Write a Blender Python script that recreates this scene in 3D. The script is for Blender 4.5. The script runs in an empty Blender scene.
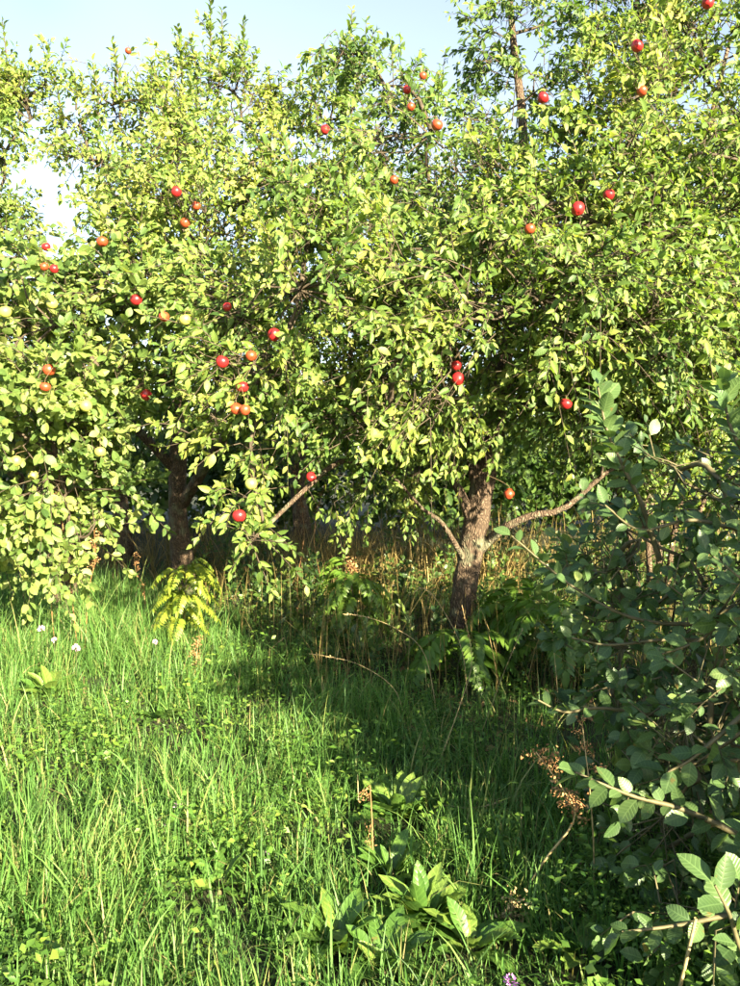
import bpy, math
import numpy as np
from mathutils import Vector, Matrix

rng = np.random.default_rng(11)
scene = bpy.context.scene
COL = scene.collection
R = math.radians

# ------------------------------------------------------------------ camera, sky, sun, exposure
CAM_H, FPX, HORIZ = 1.5, 780.0, 455.0          # eye height; focal length and horizon in photograph pixels (740 x 986)
PITCH = math.atan((493.0 - HORIZ) / FPX)
cam_d = bpy.data.cameras.new('camera')
cam = bpy.data.objects.new('camera', cam_d)
COL.objects.link(cam)
cam.location = (0, 0, CAM_H)
cam.rotation_euler = (math.pi / 2 - PITCH, 0, 0)
cam_d.sensor_fit = 'VERTICAL'
cam_d.sensor_height = 24.0
cam_d.lens = 24.0 * FPX / 986.0
cam_d.clip_start = 0.05
cam_d.clip_end = 3000.0
scene.camera = cam

SUN_EL, SUN_AZ = R(19), R(31)                   # azimuth: to the right of straight behind the camera
SUN = np.array([math.sin(SUN_AZ) * math.cos(SUN_EL), -math.cos(SUN_AZ) * math.cos(SUN_EL), math.sin(SUN_EL)])
world = bpy.data.worlds.new('World')
scene.world = world
world.use_nodes = True
wn = world.node_tree
sky = wn.nodes.new('ShaderNodeTexSky')
sky.sky_type = 'NISHITA'
sky.sun_disc = False
sky.sun_elevation = SUN_EL
sky.sun_rotation = math.pi - SUN_AZ
sky.air_density = 1.0
sky.dust_density = 0.8
sky.ozone_density = 1.0
bg = wn.nodes['Background']
bg.inputs['Strength'].default_value = 0.054
# thin high haze: the sky's own light, partly whitened, in soft drifts all over the sky
tcw = wn.nodes.new('ShaderNodeTexCoord')
hz = wn.nodes.new('ShaderNodeTexNoise'); hz.inputs['Scale'].default_value = 1.6; hz.inputs['Detail'].default_value = 4
wn.links.new(tcw.outputs['Generated'], hz.inputs['Vector'])
hr = wn.nodes.new('ShaderNodeMapRange'); hr.inputs['From Min'].default_value = 0.35; hr.inputs['From Max'].default_value = 0.65
hr.inputs['To Min'].default_value = 0.0; hr.inputs['To Max'].default_value = 0.42
wn.links.new(hz.outputs['Fac'], hr.inputs['Value'])
bw = wn.nodes.new('ShaderNodeRGBToBW'); wn.links.new(sky.outputs['Color'], bw.inputs[0])
wh = wn.nodes.new('ShaderNodeMix'); wh.data_type = 'RGBA'; wh.blend_type = 'MULTIPLY'; wh.inputs[0].default_value = 1
wn.links.new(bw.outputs[0], wh.inputs[6]); wh.inputs[7].default_value = (1.34, 1.42, 1.46, 1)
hm = wn.nodes.new('ShaderNodeMix'); hm.data_type = 'RGBA'
wn.links.new(hr.outputs[0], hm.inputs[0]); wn.links.new(sky.outputs['Color'], hm.inputs[6]); wn.links.new(wh.outputs[2], hm.inputs[7])
wn.links.new(hm.outputs[2], bg.inputs['Color'])

sl = bpy.data.lights.new('sun', 'SUN')
sl.energy = 5.0
sl.angle = R(0.53)
sl.color = (1.0, 0.87, 0.60)
so = bpy.data.objects.new('sun', sl)
COL.objects.link(so)
so.location = (6, -8, 9)
so.rotation_euler = Vector(SUN).to_track_quat('Z', 'Y').to_euler()

vs = scene.view_settings
vs.view_transform = 'Standard'
vs.look = 'None'
vs.gamma = 1.0
vs.use_curve_mapping = False
vs.exposure = 2.9
scene.cycles.use_denoising = True
scene.cycles.max_bounces = 8
scene.cycles.transmission_bounces = 5
scene.cycles.diffuse_bounces = 4

# ------------------------------------------------------------------ geometry helpers
def nz(v):
    v = np.asarray(v, float)
    return v / np.maximum(np.linalg.norm(v, axis=-1, keepdims=True), 1e-9)

def gz(x, y):                                    # the lie of the ground
    return 0.035 * np.sin(x * 0.9 + 0.4) * np.cos(y * 0.7) + 0.02 * np.sin(x * 2.3 + y * 1.7)

def P(px, py, d):                                # photograph pixel + distance along the view -> point in the orchard
    a = math.atan((py - 493.0) / FPX) + PITCH
    s = d / (math.cos(a) / math.cos(a - PITCH))
    return np.array([(px - 370.0) / FPX * s * 1.0, d, CAM_H - d * math.tan(a)])

def project(p):
    p = np.asarray(p, float)
    y, z = p[:, 1], p[:, 2] - CAM_H
    cy = np.cos(PITCH) * y - np.sin(PITCH) * z
    cz = np.sin(PITCH) * y + np.cos(PITCH) * z
    cy = np.where(cy < 0.05, 0.05, cy)
    return 370 + FPX * p[:, 0] / cy, 493 - FPX * cz / cy, cy

class Acc:
    """collects vertices, faces and a per-vertex tint, then links them as one mesh object"""
    def __init__(s):
        s.v, s.f, s.t, s.n, s.uv = [], {3: [], 4: []}, [], 0, []
    def add(s, v, faces, tint, uv=None):
        v = np.asarray(v, float).reshape(-1, 3)
        for k in (3, 4):
            if faces.get(k) is not None and len(faces[k]):
                s.f[k].append(np.asarray(faces[k], int) + s.n)
        s.v.append(v)
        s.t.append(np.broadcast_to(np.asarray(tint, float), (len(v),)))
        s.uv.append(np.full((len(v), 2), 0.5) if uv is None else uv)
        s.n += len(v)
    def mesh(s, name, base=(0, 0, 0), smooth=True):
        v = np.concatenate(s.v) - np.asarray(base)
        tri = np.concatenate(s.f[3]) if s.f[3] else np.zeros((0, 3), int)
        qua = np.concatenate(s.f[4]) if s.f[4] else np.zeros((0, 4), int)
        me = bpy.data.meshes.new(name)
        me.vertices.add(len(v))
        me.vertices.foreach_set('co', v.astype(np.float32).ravel())
        loops = np.concatenate([tri.ravel(), qua.ravel()]).astype(np.int32)
        me.loops.add(len(loops))
        me.loops.foreach_set('vertex_index', loops)
        tot = np.concatenate([np.full(len(tri), 3), np.full(len(qua), 4)]).astype(np.int32)
        st = np.concatenate([[0], np.cumsum(tot)[:-1]]).astype(np.int32)
        me.polygons.add(len(tot))
        me.polygons.foreach_set('loop_start', st)
        me.polygons.foreach_set('loop_total', tot)
        me.polygons.foreach_set('use_smooth', np.full(len(tot), smooth))
        at = me.attributes.new('tint', 'FLOAT', 'POINT')
        at.data.foreach_set('value', np.concatenate(s.t).astype(np.float32))
        if any(u[0, 0] != 0.5 for u in s.uv if len(u)):
            at = me.attributes.new('leafuv', 'FLOAT2', 'POINT')
            at.data.foreach_set('vector', np.concatenate(s.uv).astype(np.float32).ravel())
        me.update(calc_edges=True)
        return me
    def build(s, name, mat, parent=None, base=(0, 0, 0), smooth=True):
        me = s.mesh(name, base, smooth)
        me.materials.append(mat)
        return link(name, me, parent)

def link(name, data, parent=None):
    o = bpy.data.objects.new(name, data)
    COL.objects.link(o)
    if parent is not None:
        o.parent = parent
    return o

def tag(o, label=None, cat=None, group=None, kind=None):
    if label: o['label'] = label
    if cat: o['category'] = cat
    if group: o['group'] = group
    if kind: o['kind'] = kind
    return o

def empty(name, loc, label, cat, group=None):
    o = link(name, None)
    o.empty_display_size = 0.1
    o.location = tuple(loc)
    return tag(o, label, cat, group)

def tubes(acc, pts, rad, sides=5, tint=0.5, cap=True):
    """pts (N,K,3), rad (N,K): N tubes at once"""
    pts = np.asarray(pts, float); rad = np.asarray(rad, float)
    if pts.ndim == 2: pts, rad = pts[None], rad[None]
    N, K, _ = pts.shape
    tan = nz(np.gradient(pts, axis=1))
    ref = np.where(np.abs(tan[:, :1, 2:3]) < 0.8, np.array([0., 0, 1]), np.array([1., 0, 0]))
    a = nz(np.cross(tan, np.broadcast_to(ref, tan.shape)))
    b = np.cross(tan, a)
    th = np.arange(sides) / sides * 2 * np.pi
    ring = (a[:, :, None] * np.cos(th)[None, None, :, None] + b[:, :, None] * np.sin(th)[None, None, :, None])
    v = pts[:, :, None] + ring * rad[:, :, None, None]
    idx = np.arange(N * K * sides).reshape(N, K, sides)
    q = np.stack([idx[:, :-1], np.roll(idx, -1, 2)[:, :-1], np.roll(idx, -1, 2)[:, 1:], idx[:, 1:]], -1).reshape(-1, 4)
    t = np.repeat(np.broadcast_to(np.asarray(tint, float), (N,)), K * sides)
    acc.add(v.reshape(-1, 3), {4: q}, t)

def smooth_path(pts, n):
    """Catmull-Rom through pts, n samples"""
    p = np.asarray(pts, float)
    if len(p) == 2:
        return p[0] + (p[1] - p[0]) * np.linspace(0, 1, n)[:, None]
    e = np.vstack([2 * p[0] - p[1], p, 2 * p[-1] - p[-2]])
    u = np.linspace(0, len(p) - 1 - 1e-6, n)
    i = u.astype(int); t = (u - i)[:, None]
    a, b, c, d = e[i], e[i + 1], e[i + 2], e[i + 3]
    return 0.5 * (2 * b + (c - a) * t + (2 * a - 5 * b + 4 * c - d) * t ** 2 + (3 * b - a - 3 * c + d) * t ** 3)

def leaf_template(nseg, width, fold, curl, peak=0.45, wave=0.0, stalk=0.1, tipp=1.0):
    v, tri, qua = [], [], []
    v.append((0, 0, 0)); 
    v.append((stalk, 0, 0.0))
    rows = []
    for i in range(1, nseg):
        t = i / nseg
        x = stalk + (1 - stalk) * t
        k = math.log(0.5) / math.log(peak)
        w = width * 0.5 * max(math.sin(math.pi * t ** k), 0) ** (0.75 * tipp)
        z = -curl * t * t
        ww = wave * math.sin(i * 2.4) * width
        rows.append(len(v))
        v += [(x, w, z + fold * w + ww), (x, 0, z), (x, -w, z + fold * w - ww)]
    tip = len(v); v.append((1, 0, -curl * 1.05))
    r = rows[0]; tri += [(1, r + 1, r), (1, r + 2, r + 1)]
    for a, b in zip(rows[:-1], rows[1:]):
        qua += [(a, a + 1, b + 1, b), (a + 1, a + 2, b + 2, b + 1)]
    r = rows[-1]; tri += [(r, r + 1, tip), (r + 1, r + 2, tip)]
    # petiole as a thin sliver
    s = len(v); v += [(0, 0.006, 0), (0, -0.006, 0)]
    tri.append((s, s + 1, 1))
    return np.array(v, float), {3: np.array(tri), 4: np.array(qua) if qua else None}

def tuv(V):                                      # position on the leaf: along the midrib, out from it
    return np.stack([V[:, 0], np.abs(V[:, 1]) / np.abs(V[:, 1]).max()], -1)

def basis(d, n):
    X = nz(d)
    Y = nz(np.cross(n, X))
    return X, Y, np.cross(X, Y)

def scatter(acc, tmpl, pos, d, n, scale, tint):
    if len(pos) == 0: return
    V, F = tmpl
    X, Y, Z = basis(d, n)
    sc = np.asarray(scale, float).reshape(-1, 1, 1)
    v = pos[:, None] + sc * (V[None, :, 0:1] * X[:, None] + V[None, :, 1:2] * Y[:, None] + V[None, :, 2:3] * Z[:, None])
    off = (np.arange(len(pos)) * len(V))[:, None, None]
    f = {k: (F[k][None] + off).reshape(-1, k) for k in (3, 4) if F.get(k) is not None}
    acc.add(v.reshape(-1, 3), f, np.repeat(tint, len(V)), np.tile(tuv(V), (len(pos), 1)))

def blades(acc, base, h, lean, leandir, width, tint, seg=4, roll=None):
    """grass blades: ribbons that bend over"""
    N = len(base)
    t = np.linspace(0, 1, seg + 1)
    L = np.stack([np.cos(leandir), np.sin(leandir), 0 * leandir], -1)
    up = np.array([0, 0, 1.])
    horiz = (lean[:, None] * (0.25 * t + 0.75 * t ** 2)[None])
    vert = t[None] * np.sqrt(np.maximum(1 - (lean[:, None] * t[None]) ** 2 * 0.8, 0.12))
    c = base[:, None] + h[:, None, None] * (horiz[..., None] * L[:, None] + vert[..., None] * up)
    ro = leandir + np.pi / 2 + (rng.normal(0, 0.6, N) if roll is None else roll)
    S = np.stack([np.cos(ro), np.sin(ro), 0 * ro], -1)
    w = width[:, None] * (np.array([0.7, 1, 0.85, 0.55, 0.0][:seg + 1]) if seg == 4 else np.linspace(1, 0, seg + 1))[None]
    left = c[:, :-1] + S[:, None] * w[:, :-1, None] * 0.5
    right = c[:, :-1] - S[:, None] * w[:, :-1, None] * 0.5
    V = np.concatenate([np.stack([left, right], 2).reshape(N, -1, 3), c[:, -1:]], 1)
    nv = 2 * seg + 1
    q = np.array([(2 * i, 2 * i + 1, 2 * i + 3, 2 * i + 2) for i in range(seg - 1)])
    tr = np.array([(2 * seg - 2, 2 * seg - 1, 2 * seg)])
    off = (np.arange(N) * nv)[:, None, None]
    acc.add(V.reshape(-1, 3), {4: (q[None] + off).reshape(-1, 4), 3: (tr[None] + off).reshape(-1, 3)}, np.repeat(tint, nv))

# ------------------------------------------------------------------ materials
def new_mat(name):
    m = bpy.data.materials.new(name)
    m.use_nodes = True
    nt = m.node_tree
    nt.nodes.clear()
    return m, nt, nt.nodes.new, nt.links.new

def ramp(node, stops):
    cr = node.color_ramp
    while len(cr.elements) < len(stops): cr.elements.new(0.5)
    for e, (p, c) in zip(cr.elements, stops):
        e.position = p; e.color = (*c, 1)

def leaf_mat(name, stops, transl=0.35, tboost=(1.3, 1.35, 0.6), rough=0.42, spec=0.4, mottled=0.25, scale=60, veins=0.0):
    m, nt, N, L = new_mat(name)
    out = N('ShaderNodeOutputMaterial')
    at = N('ShaderNodeAttribute'); at.attribute_name = 'tint'
    tc = N('ShaderNodeNewGeometry')
    no = N('ShaderNodeTexNoise'); no.inputs['Scale'].default_value = scale; no.inputs['Detail'].default_value = 2
    L(tc.outputs['Position'], no.inputs['Vector'])
    ma = N('ShaderNodeMath'); ma.operation = 'MULTIPLY_ADD'
    L(no.outputs['Fac'], ma.inputs[0]); ma.inputs[1].default_value = mottled; 
    sub = N('ShaderNodeMath'); sub.operation = 'SUBTRACT'
    L(at.outputs['Fac'], sub.inputs[0]); sub.inputs[1].default_value = mottled * 0.5
    L(sub.outputs[0], ma.inputs[2])
    cr = N('ShaderNodeValToRGB'); ramp(cr, stops)
    L(ma.outputs[0], cr.inputs[0])
    col = cr.outputs[0]
    pb = N('ShaderNodeBsdfPrincipled')
    if veins:
        lu = N('ShaderNodeAttribute'); lu.attribute_name = 'leafuv'
        sx = N('ShaderNodeSeparateXYZ'); L(lu.outputs['Vector'], sx.inputs[0])
        def math_(op, a, b=None, c=None):
            n = N('ShaderNodeMath'); n.operation = op
            for k, q in enumerate((a, b, c)):
                if q is None: continue
                if isinstance(q, (int, float)): n.inputs[k].default_value = q
                else: L(q, n.inputs[k])
            return n.outputs[0]
        rib = math_('LESS_THAN', sx.outputs[1], 0.07)
        ph = math_('MULTIPLY', math_('SUBTRACT', sx.outputs[0], math_('MULTIPLY', sx.outputs[1], 0.16)), 52.0)
        side = math_('POWER', math_('MULTIPLY_ADD', math_('SINE', ph), 0.5, 0.5), 5.0)
        v = math_('MAXIMUM', rib, math_('MULTIPLY', side, 0.55))
        mv = N('ShaderNodeMix'); mv.data_type = 'RGBA'; mv.blend_type = 'MULTIPLY'
        mv.inputs[7].default_value = (1.75, 1.6, 1.7, 1); L(col, mv.inputs[6]); L(math_('MULTIPLY', v, veins), mv.inputs[0])
        # brown and yellow blotches where insects and age have been
        n3 = N('ShaderNodeTexNoise'); n3.inputs['Scale'].default_value = 26; n3.inputs['Detail'].default_value = 3
        L(tc.outputs['Position'], n3.inputs['Vector'])
        sp = N('ShaderNodeMapRange'); sp.inputs['From Min'].default_value = 0.66; sp.inputs['From Max'].default_value = 0.72
        sp.inputs['To Max'].default_value = 0.65; L(n3.outputs['Fac'], sp.inputs['Value'])
        mb = N('ShaderNodeMix'); mb.data_type = 'RGBA'; mb.inputs[7].default_value = (0.16, 0.10, 0.03, 1)
        L(sp.outputs[0], mb.inputs[0]); L(mv.outputs[2], mb.inputs[6])
        col = mb.outputs[2]
        bp = N('ShaderNodeBump'); bp.inputs['Strength'].default_value = 0.35; bp.inputs['Distance'].default_value = 0.003; bp.invert = True
        L(v, bp.inputs['Height']); L(bp.outputs[0], pb.inputs['Normal'])
    pb.inputs['Roughness'].default_value = rough
    pb.inputs['Specular IOR Level'].default_value = spec
    L(col, pb.inputs['Base Color'])
    mul = N('ShaderNodeMix'); mul.data_type = 'RGBA'; mul.blend_type = 'MULTIPLY'; mul.inputs[0].default_value = 1
    L(col, mul.inputs[6]); mul.inputs[7].default_value = (*tboost, 1)
    tr = N('ShaderNodeBsdfTranslucent')
    L(mul.outputs[2], tr.inputs['Color'])
    mx = N('ShaderNodeMixShader'); mx.inputs[0].default_value = transl
    L(pb.outputs[0], mx.inputs[1]); L(tr.outputs[0], mx.inputs[2])
    L(mx.outputs[0], out.inputs['Surface'])
    return m

def solid_mat(name, stops, rough=0.8, scale=20.0, bump=0.0, bscale=40.0, stretch=(1, 1, 1), use_tint=False, spec=0.3, bdist=0.01):
    m, nt, N, L = new_mat(name)
    out = N('ShaderNodeOutputMaterial')
    tc = N('ShaderNodeTexCoord')
    mp = N('ShaderNodeMapping'); mp.inputs['Scale'].default_value = stretch
    L(tc.outputs['Object'], mp.inputs['Vector'])
    no = N('ShaderNodeTexNoise'); no.inputs['Scale'].default_value = scale; no.inputs['Detail'].default_value = 6
    L(mp.outputs[0], no.inputs['Vector'])
    cr = N('ShaderNodeValToRGB'); ramp(cr, stops)
    if use_tint:
        at = N('ShaderNodeAttribute'); at.attribute_name = 'tint'
        mm = N('ShaderNodeMath'); mm.operation = 'MULTIPLY_ADD'; mm.inputs[1].default_value = 0.3
        L(no.outputs['Fac'], mm.inputs[0])
        sb = N('ShaderNodeMath'); sb.operation = 'SUBTRACT'; sb.inputs[1].default_value = 0.15
        L(at.outputs['Fac'], sb.inputs[0]); L(sb.outputs[0], mm.inputs[2])
        L(mm.outputs[0], cr.inputs[0])
    else:
        L(no.outputs['Fac'], cr.inputs[0])
    pb = N('ShaderNodeBsdfPrincipled'); pb.inputs['Roughness'].default_value = rough
    pb.inputs['Specular IOR Level'].default_value = spec
    L(cr.outputs[0], pb.inputs['Base Color'])
    if bump:
        n2 = N('ShaderNodeTexNoise'); n2.inputs['Scale'].default_value = bscale; n2.inputs['Detail'].default_value = 8
        L(mp.outputs[0], n2.inputs['Vector'])
        bp = N('ShaderNodeBump'); bp.inputs['Strength'].default_value = bump; bp.inputs['Distance'].default_value = bdist
        L(n2.outputs['Fac'], bp.inputs['Height']); L(bp.outputs[0], pb.inputs['Normal'])
    L(pb.outputs[0], out.inputs['Surface'])
    return m

def bark_mat():
    m, nt, N, L = new_mat('bark')
    out = N('ShaderNodeOutputMaterial'); tc = N('ShaderNodeTexCoord')
    mp = N('ShaderNodeMapping'); mp.inputs['Scale'].default_value = (1, 1, 0.42); L(tc.outputs['Object'], mp.inputs['Vector'])
    wob = N('ShaderNodeTexNoise'); wob.inputs['Scale'].default_value = 9; L(mp.outputs[0], wob.inputs['Vector'])
    ad = N('ShaderNodeMix'); ad.data_type = 'RGBA'; ad.blend_type = 'ADD'; ad.inputs[0].default_value = 0.2
    L(mp.outputs[0], ad.inputs[6]); L(wob.outputs['Color'], ad.inputs[7])
    vo = N('ShaderNodeTexVoronoi'); vo.feature = 'DISTANCE_TO_EDGE'; vo.inputs['Scale'].default_value = 44; L(ad.outputs[2], vo.inputs['Vector'])
    cr = N('ShaderNodeValToRGB'); ramp(cr, [(0.0, (0.045, 0.031, 0.022)), (0.14, (0.10, 0.07, 0.047)), (0.5, (0.19, 0.14, 0.097))]); L(vo.outputs['Distance'], cr.inputs[0])
    li = N('ShaderNodeTexNoise'); li.inputs['Scale'].default_value = 7; li.inputs['Detail'].default_value = 8; L(tc.outputs['Object'], li.inputs['Vector'])
    lr = N('ShaderNodeMapRange'); lr.inputs['From Min'].default_value = 0.54; lr.inputs['From Max'].default_value = 0.64; lr.inputs['To Max'].default_value = 0.6; L(li.outputs['Fac'], lr.inputs['Value'])
    mx = N('ShaderNodeMix'); mx.data_type = 'RGBA'; L(lr.outputs[0], mx.inputs[0]); L(cr.outputs[0], mx.inputs[6]); mx.inputs[7].default_value = (0.15, 0.16, 0.10, 1)
    fine = N('ShaderNodeTexNoise'); fine.inputs['Scale'].default_value = 60; fine.inputs['Detail'].default_value = 8; L(mp.outputs[0], fine.inputs['Vector'])
    hm_ = N('ShaderNodeMath'); hm_.operation = 'MULTIPLY_ADD'; hm_.inputs[1].default_value = 0.25; L(fine.outputs['Fac'], hm_.inputs[0]); L(vo.outputs['Distance'], hm_.inputs[2])
    bp = N('ShaderNodeBump'); bp.inputs['Strength'].default_value = 0.9; bp.inputs['Distance'].default_value = 0.035; L(hm_.outputs[0], bp.inputs['Height'])
    pb = N('ShaderNodeBsdfPrincipled'); pb.inputs['Roughness'].default_value = 0.9; pb.inputs['Specular IOR Level'].default_value = 0.2
    L(mx.outputs[2], pb.inputs['Base Color']); L(bp.outputs[0], pb.inputs['Normal']); L(pb.outputs[0], out.inputs['Surface'])
    return m

def apple_mat(name, low, high, shine=0.25):
    m, nt, N, L = new_mat(name)
    out = N('ShaderNodeOutputMaterial')
    tc = N('ShaderNodeTexCoord')
    mp = N('ShaderNodeMapping'); mp.inputs['Scale'].default_value = (26, 26, 5)
    oi = N('ShaderNodeObjectInfo')
    L(tc.outputs['Object'], mp.inputs['Vector'])
    no = N('ShaderNodeTexNoise'); no.noise_dimensions = '4D'; no.inputs['Scale'].default_value = 1.6; no.inputs['Detail'].default_value = 4
    L(mp.outputs[0], no.inputs['Vector'])
    wm = N('ShaderNodeMath'); wm.operation = 'MULTIPLY'; wm.inputs[1].default_value = 40
    L(oi.outputs['Random'], wm.inputs[0]); L(wm.outputs[0], no.inputs['W'])
    cr = N('ShaderNodeValToRGB'); ramp(cr, [(0.3, low), (0.62, high)])
    L(no.outputs['Fac'], cr.inputs[0])
    pb = N('ShaderNodeBsdfPrincipled'); pb.inputs['Roughness'].default_value = shine
    L(cr.outputs[0], pb.inputs['Base Color'])
    L(pb.outputs[0], out.inputs['Surface'])
    return m

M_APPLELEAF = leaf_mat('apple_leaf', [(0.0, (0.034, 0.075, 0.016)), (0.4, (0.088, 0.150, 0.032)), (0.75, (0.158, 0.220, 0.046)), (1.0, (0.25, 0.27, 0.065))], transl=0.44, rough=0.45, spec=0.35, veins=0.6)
M_LEFTLEAF = leaf_mat('broad_apple_leaf', [(0.0, (0.040, 0.080, 0.022)), (0.4, (0.09, 0.150, 0.036)), (0.75, (0.158, 0.22, 0.056)), (1.0, (0.23, 0.26, 0.075))], transl=0.44, rough=0.45, spec=0.35, veins=0.6)
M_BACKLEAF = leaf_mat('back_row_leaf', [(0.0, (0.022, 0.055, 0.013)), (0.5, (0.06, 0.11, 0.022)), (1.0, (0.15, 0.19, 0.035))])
M_SMALLLEAF = leaf_mat('small_leaf', [(0.0, (0.04, 0.085, 0.012)), (0.5, (0.09, 0.15, 0.02)), (1.0, (0.19, 0.22, 0.03))])
M_SHRUBLEAF = leaf_mat('shrub_leaf', [(0.0, (0.028, 0.062, 0.022)), (0.5, (0.062, 0.115, 0.038)), (0.85, (0.10, 0.165, 0.055)), (1.0, (0.15, 0.20, 0.06))], transl=0.38, rough=0.38, spec=0.45, mottled=0.3, scale=35, veins=0.8)
M_GRASS = leaf_mat('meadow_grass', [(0.0, (0.030, 0.075, 0.016)), (0.35, (0.074, 0.170, 0.036)), (0.75, (0.132, 0.245, 0.058)), (0.92, (0.21, 0.25, 0.075)), (1.0, (0.33, 0.28, 0.13))], transl=0.4, rough=0.5, spec=0.3, mottled=0.12, scale=25)
M_DRY = leaf_mat('dry_grass', [(0.0, (0.07, 0.065, 0.022)), (0.4, (0.15, 0.12, 0.04)), (0.75, (0.26, 0.19, 0.07)), (1.0, (0.38, 0.28, 0.12))], transl=0.25, tboost=(1.1, 1.0, 0.8), rough=0.6, spec=0.25, mottled=0.15)
M_COVER = leaf_mat('ground_cover', [(0.0, (0.030, 0.08, 0.014)), (0.5, (0.08, 0.165, 0.025)), (1.0, (0.17, 0.25, 0.04))], rough=0.45)
M_DOCK = leaf_mat('broad_weed_leaf', [(0.0, (0.04, 0.10, 0.018)), (0.6, (0.078, 0.155, 0.028)), (1.0, (0.13, 0.19, 0.035))], rough=0.4, mottled=0.35, scale=30, veins=0.8)
M_FERN = leaf_mat('yellow_green_leaflet', [(0.0, (0.06, 0.13, 0.015)), (0.5, (0.13, 0.20, 0.022)), (1.0, (0.23, 0.25, 0.03))], transl=0.4)
M_FERND = leaf_mat('green_leaflet', [(0.0, (0.04, 0.10, 0.015)), (0.5, (0.075, 0.15, 0.02)), (1.0, (0.13, 0.19, 0.03))], transl=0.4)
M_BARK = bark_mat()
M_TWIG = solid_mat('twig_bark', [(0.3, (0.035, 0.026, 0.018)), (0.7, (0.085, 0.065, 0.042))], rough=0.8, scale=30)
M_SHOOT = solid_mat('shrub_stem', [(0.3, (0.06, 0.058, 0.026)), (0.7, (0.12, 0.10, 0.05))], rough=0.6, scale=40)
M_SOIL = solid_mat('soil', [(0.3, (0.014, 0.016, 0.007)), (0.55, (0.026, 0.030, 0.011)), (0.75, (0.03, 0.045, 0.013))], rough=0.95, scale=3.5, bump=0.5, bscale=45, bdist=0.008)
M_BROWN = solid_mat('dry_brown', [(0.0, (0.09, 0.045, 0.018)), (0.5, (0.24, 0.12, 0.05)), (1.0, (0.38, 0.24, 0.10))], rough=0.8, scale=40, use_tint=True)
M_STRAW = solid_mat('straw', [(0.3, (0.22, 0.16, 0.07)), (0.7, (0.40, 0.31, 0.16))], rough=0.6, scale=50)
M_PINK = solid_mat('pink_petal', [(0.2, (0.50, 0.22, 0.42)), (0.8, (0.75, 0.52, 0.68))], rough=0.7, scale=90)
M_PURPLE = solid_mat('purple_petal', [(0.2, (0.36, 0.10, 0.42)), (0.8, (0.58, 0.28, 0.62))], rough=0.7, scale=90)
M_LITTER = solid_mat('leaf_litter', [(0.0, (0.05, 0.028, 0.014)), (0.5, (0.13, 0.07, 0.035)), (1.0, (0.22, 0.13, 0.06))], rough=0.85, scale=30, use_tint=True)
M_RED = apple_mat('red_apple', (0.31, 0.028, 0.016), (0.26, 0.004, 0.014), 0.32)
M_ORANGE = apple_mat('blushed_apple', (0.31, 0.095, 0.02), (0.27, 0.012, 0.012), 0.38)
M_GREEN = apple_mat('green_apple', (0.24, 0.30, 0.06), (0.36, 0.33, 0.07), 0.4)
M_STEM = solid_mat('apple_stem', [(0.3, (0.06, 0.04, 0.02)), (0.7, (0.13, 0.09, 0.04))], scale=60)

# ------------------------------------------------------------------ ground
xs = np.concatenate([[-900, -200, -60, -25], np.linspace(-14, 14, 85), [25, 60, 200, 900]])
ys = np.concatenate([[-900, -200, -60, -20], np.linspace(-8, 22, 91), [30, 60, 200, 900]])
GX, GY = np.meshgrid(xs, ys, indexing='ij')
gv = np.stack([GX, GY, gz(GX, GY)], -1).reshape(-1, 3)
ii = np.arange(len(xs) * len(ys)).reshape(len(xs), len(ys))
gq = np.stack([ii[:-1, :-1], ii[1:, :-1], ii[1:, 1:], ii[:-1, 1:]], -1).reshape(-1, 4)
ga = Acc(); ga.add(gv, {4: gq}, 0.5)
ground = ga.build('ground', M_SOIL)
tag(ground, 'dark soil of the orchard floor under grass and weeds', 'ground', kind='structure')

# ------------------------------------------------------------------ trees: growth
T_A = [leaf_template(3, 0.42, 0.45, 0.16), leaf_template(3, 0.47, 0.25, 0.30), leaf_template(3, 0.38, 0.65, 0.08)]
T_ROUND = [leaf_template(5, 0.56, 0.25, 0.12, peak=0.47, tipp=0.95), leaf_template(5, 0.62, 0.1, 0.25, peak=0.5, tipp=0.9), leaf_template(5, 0.52, 0.4, 0.05, peak=0.46, tipp=1.0)]
T_FAR = [leaf_template(3, 0.50, 0.3, 0.15), leaf_template(3, 0.46, 0.5, 0.25)]
# finer shapes for leaves that are objects of their own
D_A = [leaf_template(6, 0.42, 0.45, 0.16, wave=0.04), leaf_template(6, 0.47, 0.25, 0.30, wave=0.05), leaf_template(6, 0.38, 0.65, 0.08, wave=0.04)]
D_ROUND = [leaf_template(7, 0.56, 0.25, 0.12, peak=0.47, tipp=0.95, wave=0.03), leaf_template(7, 0.62, 0.1, 0.25, peak=0.5, tipp=0.9, wave=0.04), leaf_template(7, 0.52, 0.4, 0.05, peak=0.46, tipp=1.0, wave=0.03)]

class Foliage:
    def __init__(s): s.pos, s.d, s.n, s.s, s.t, s.v = [], [], [], [], [], []
    def add(s, pos, d, n, sc, t, nvar=3):
        s.pos.append(pos); s.d.append(d); s.n.append(n); s.s.append(sc); s.t.append(t); s.v.append(rng.integers(0, nvar, len(pos)))
    def pack(s):
        for k in ('pos', 'd', 'n', 's', 't', 'v'): setattr(s, k, np.concatenate(getattr(s, k)))
    def keep(s, m):
        for k in ('pos', 'd', 'n', 's', 't', 'v'): setattr(s, k, getattr(s, k)[m])

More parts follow.
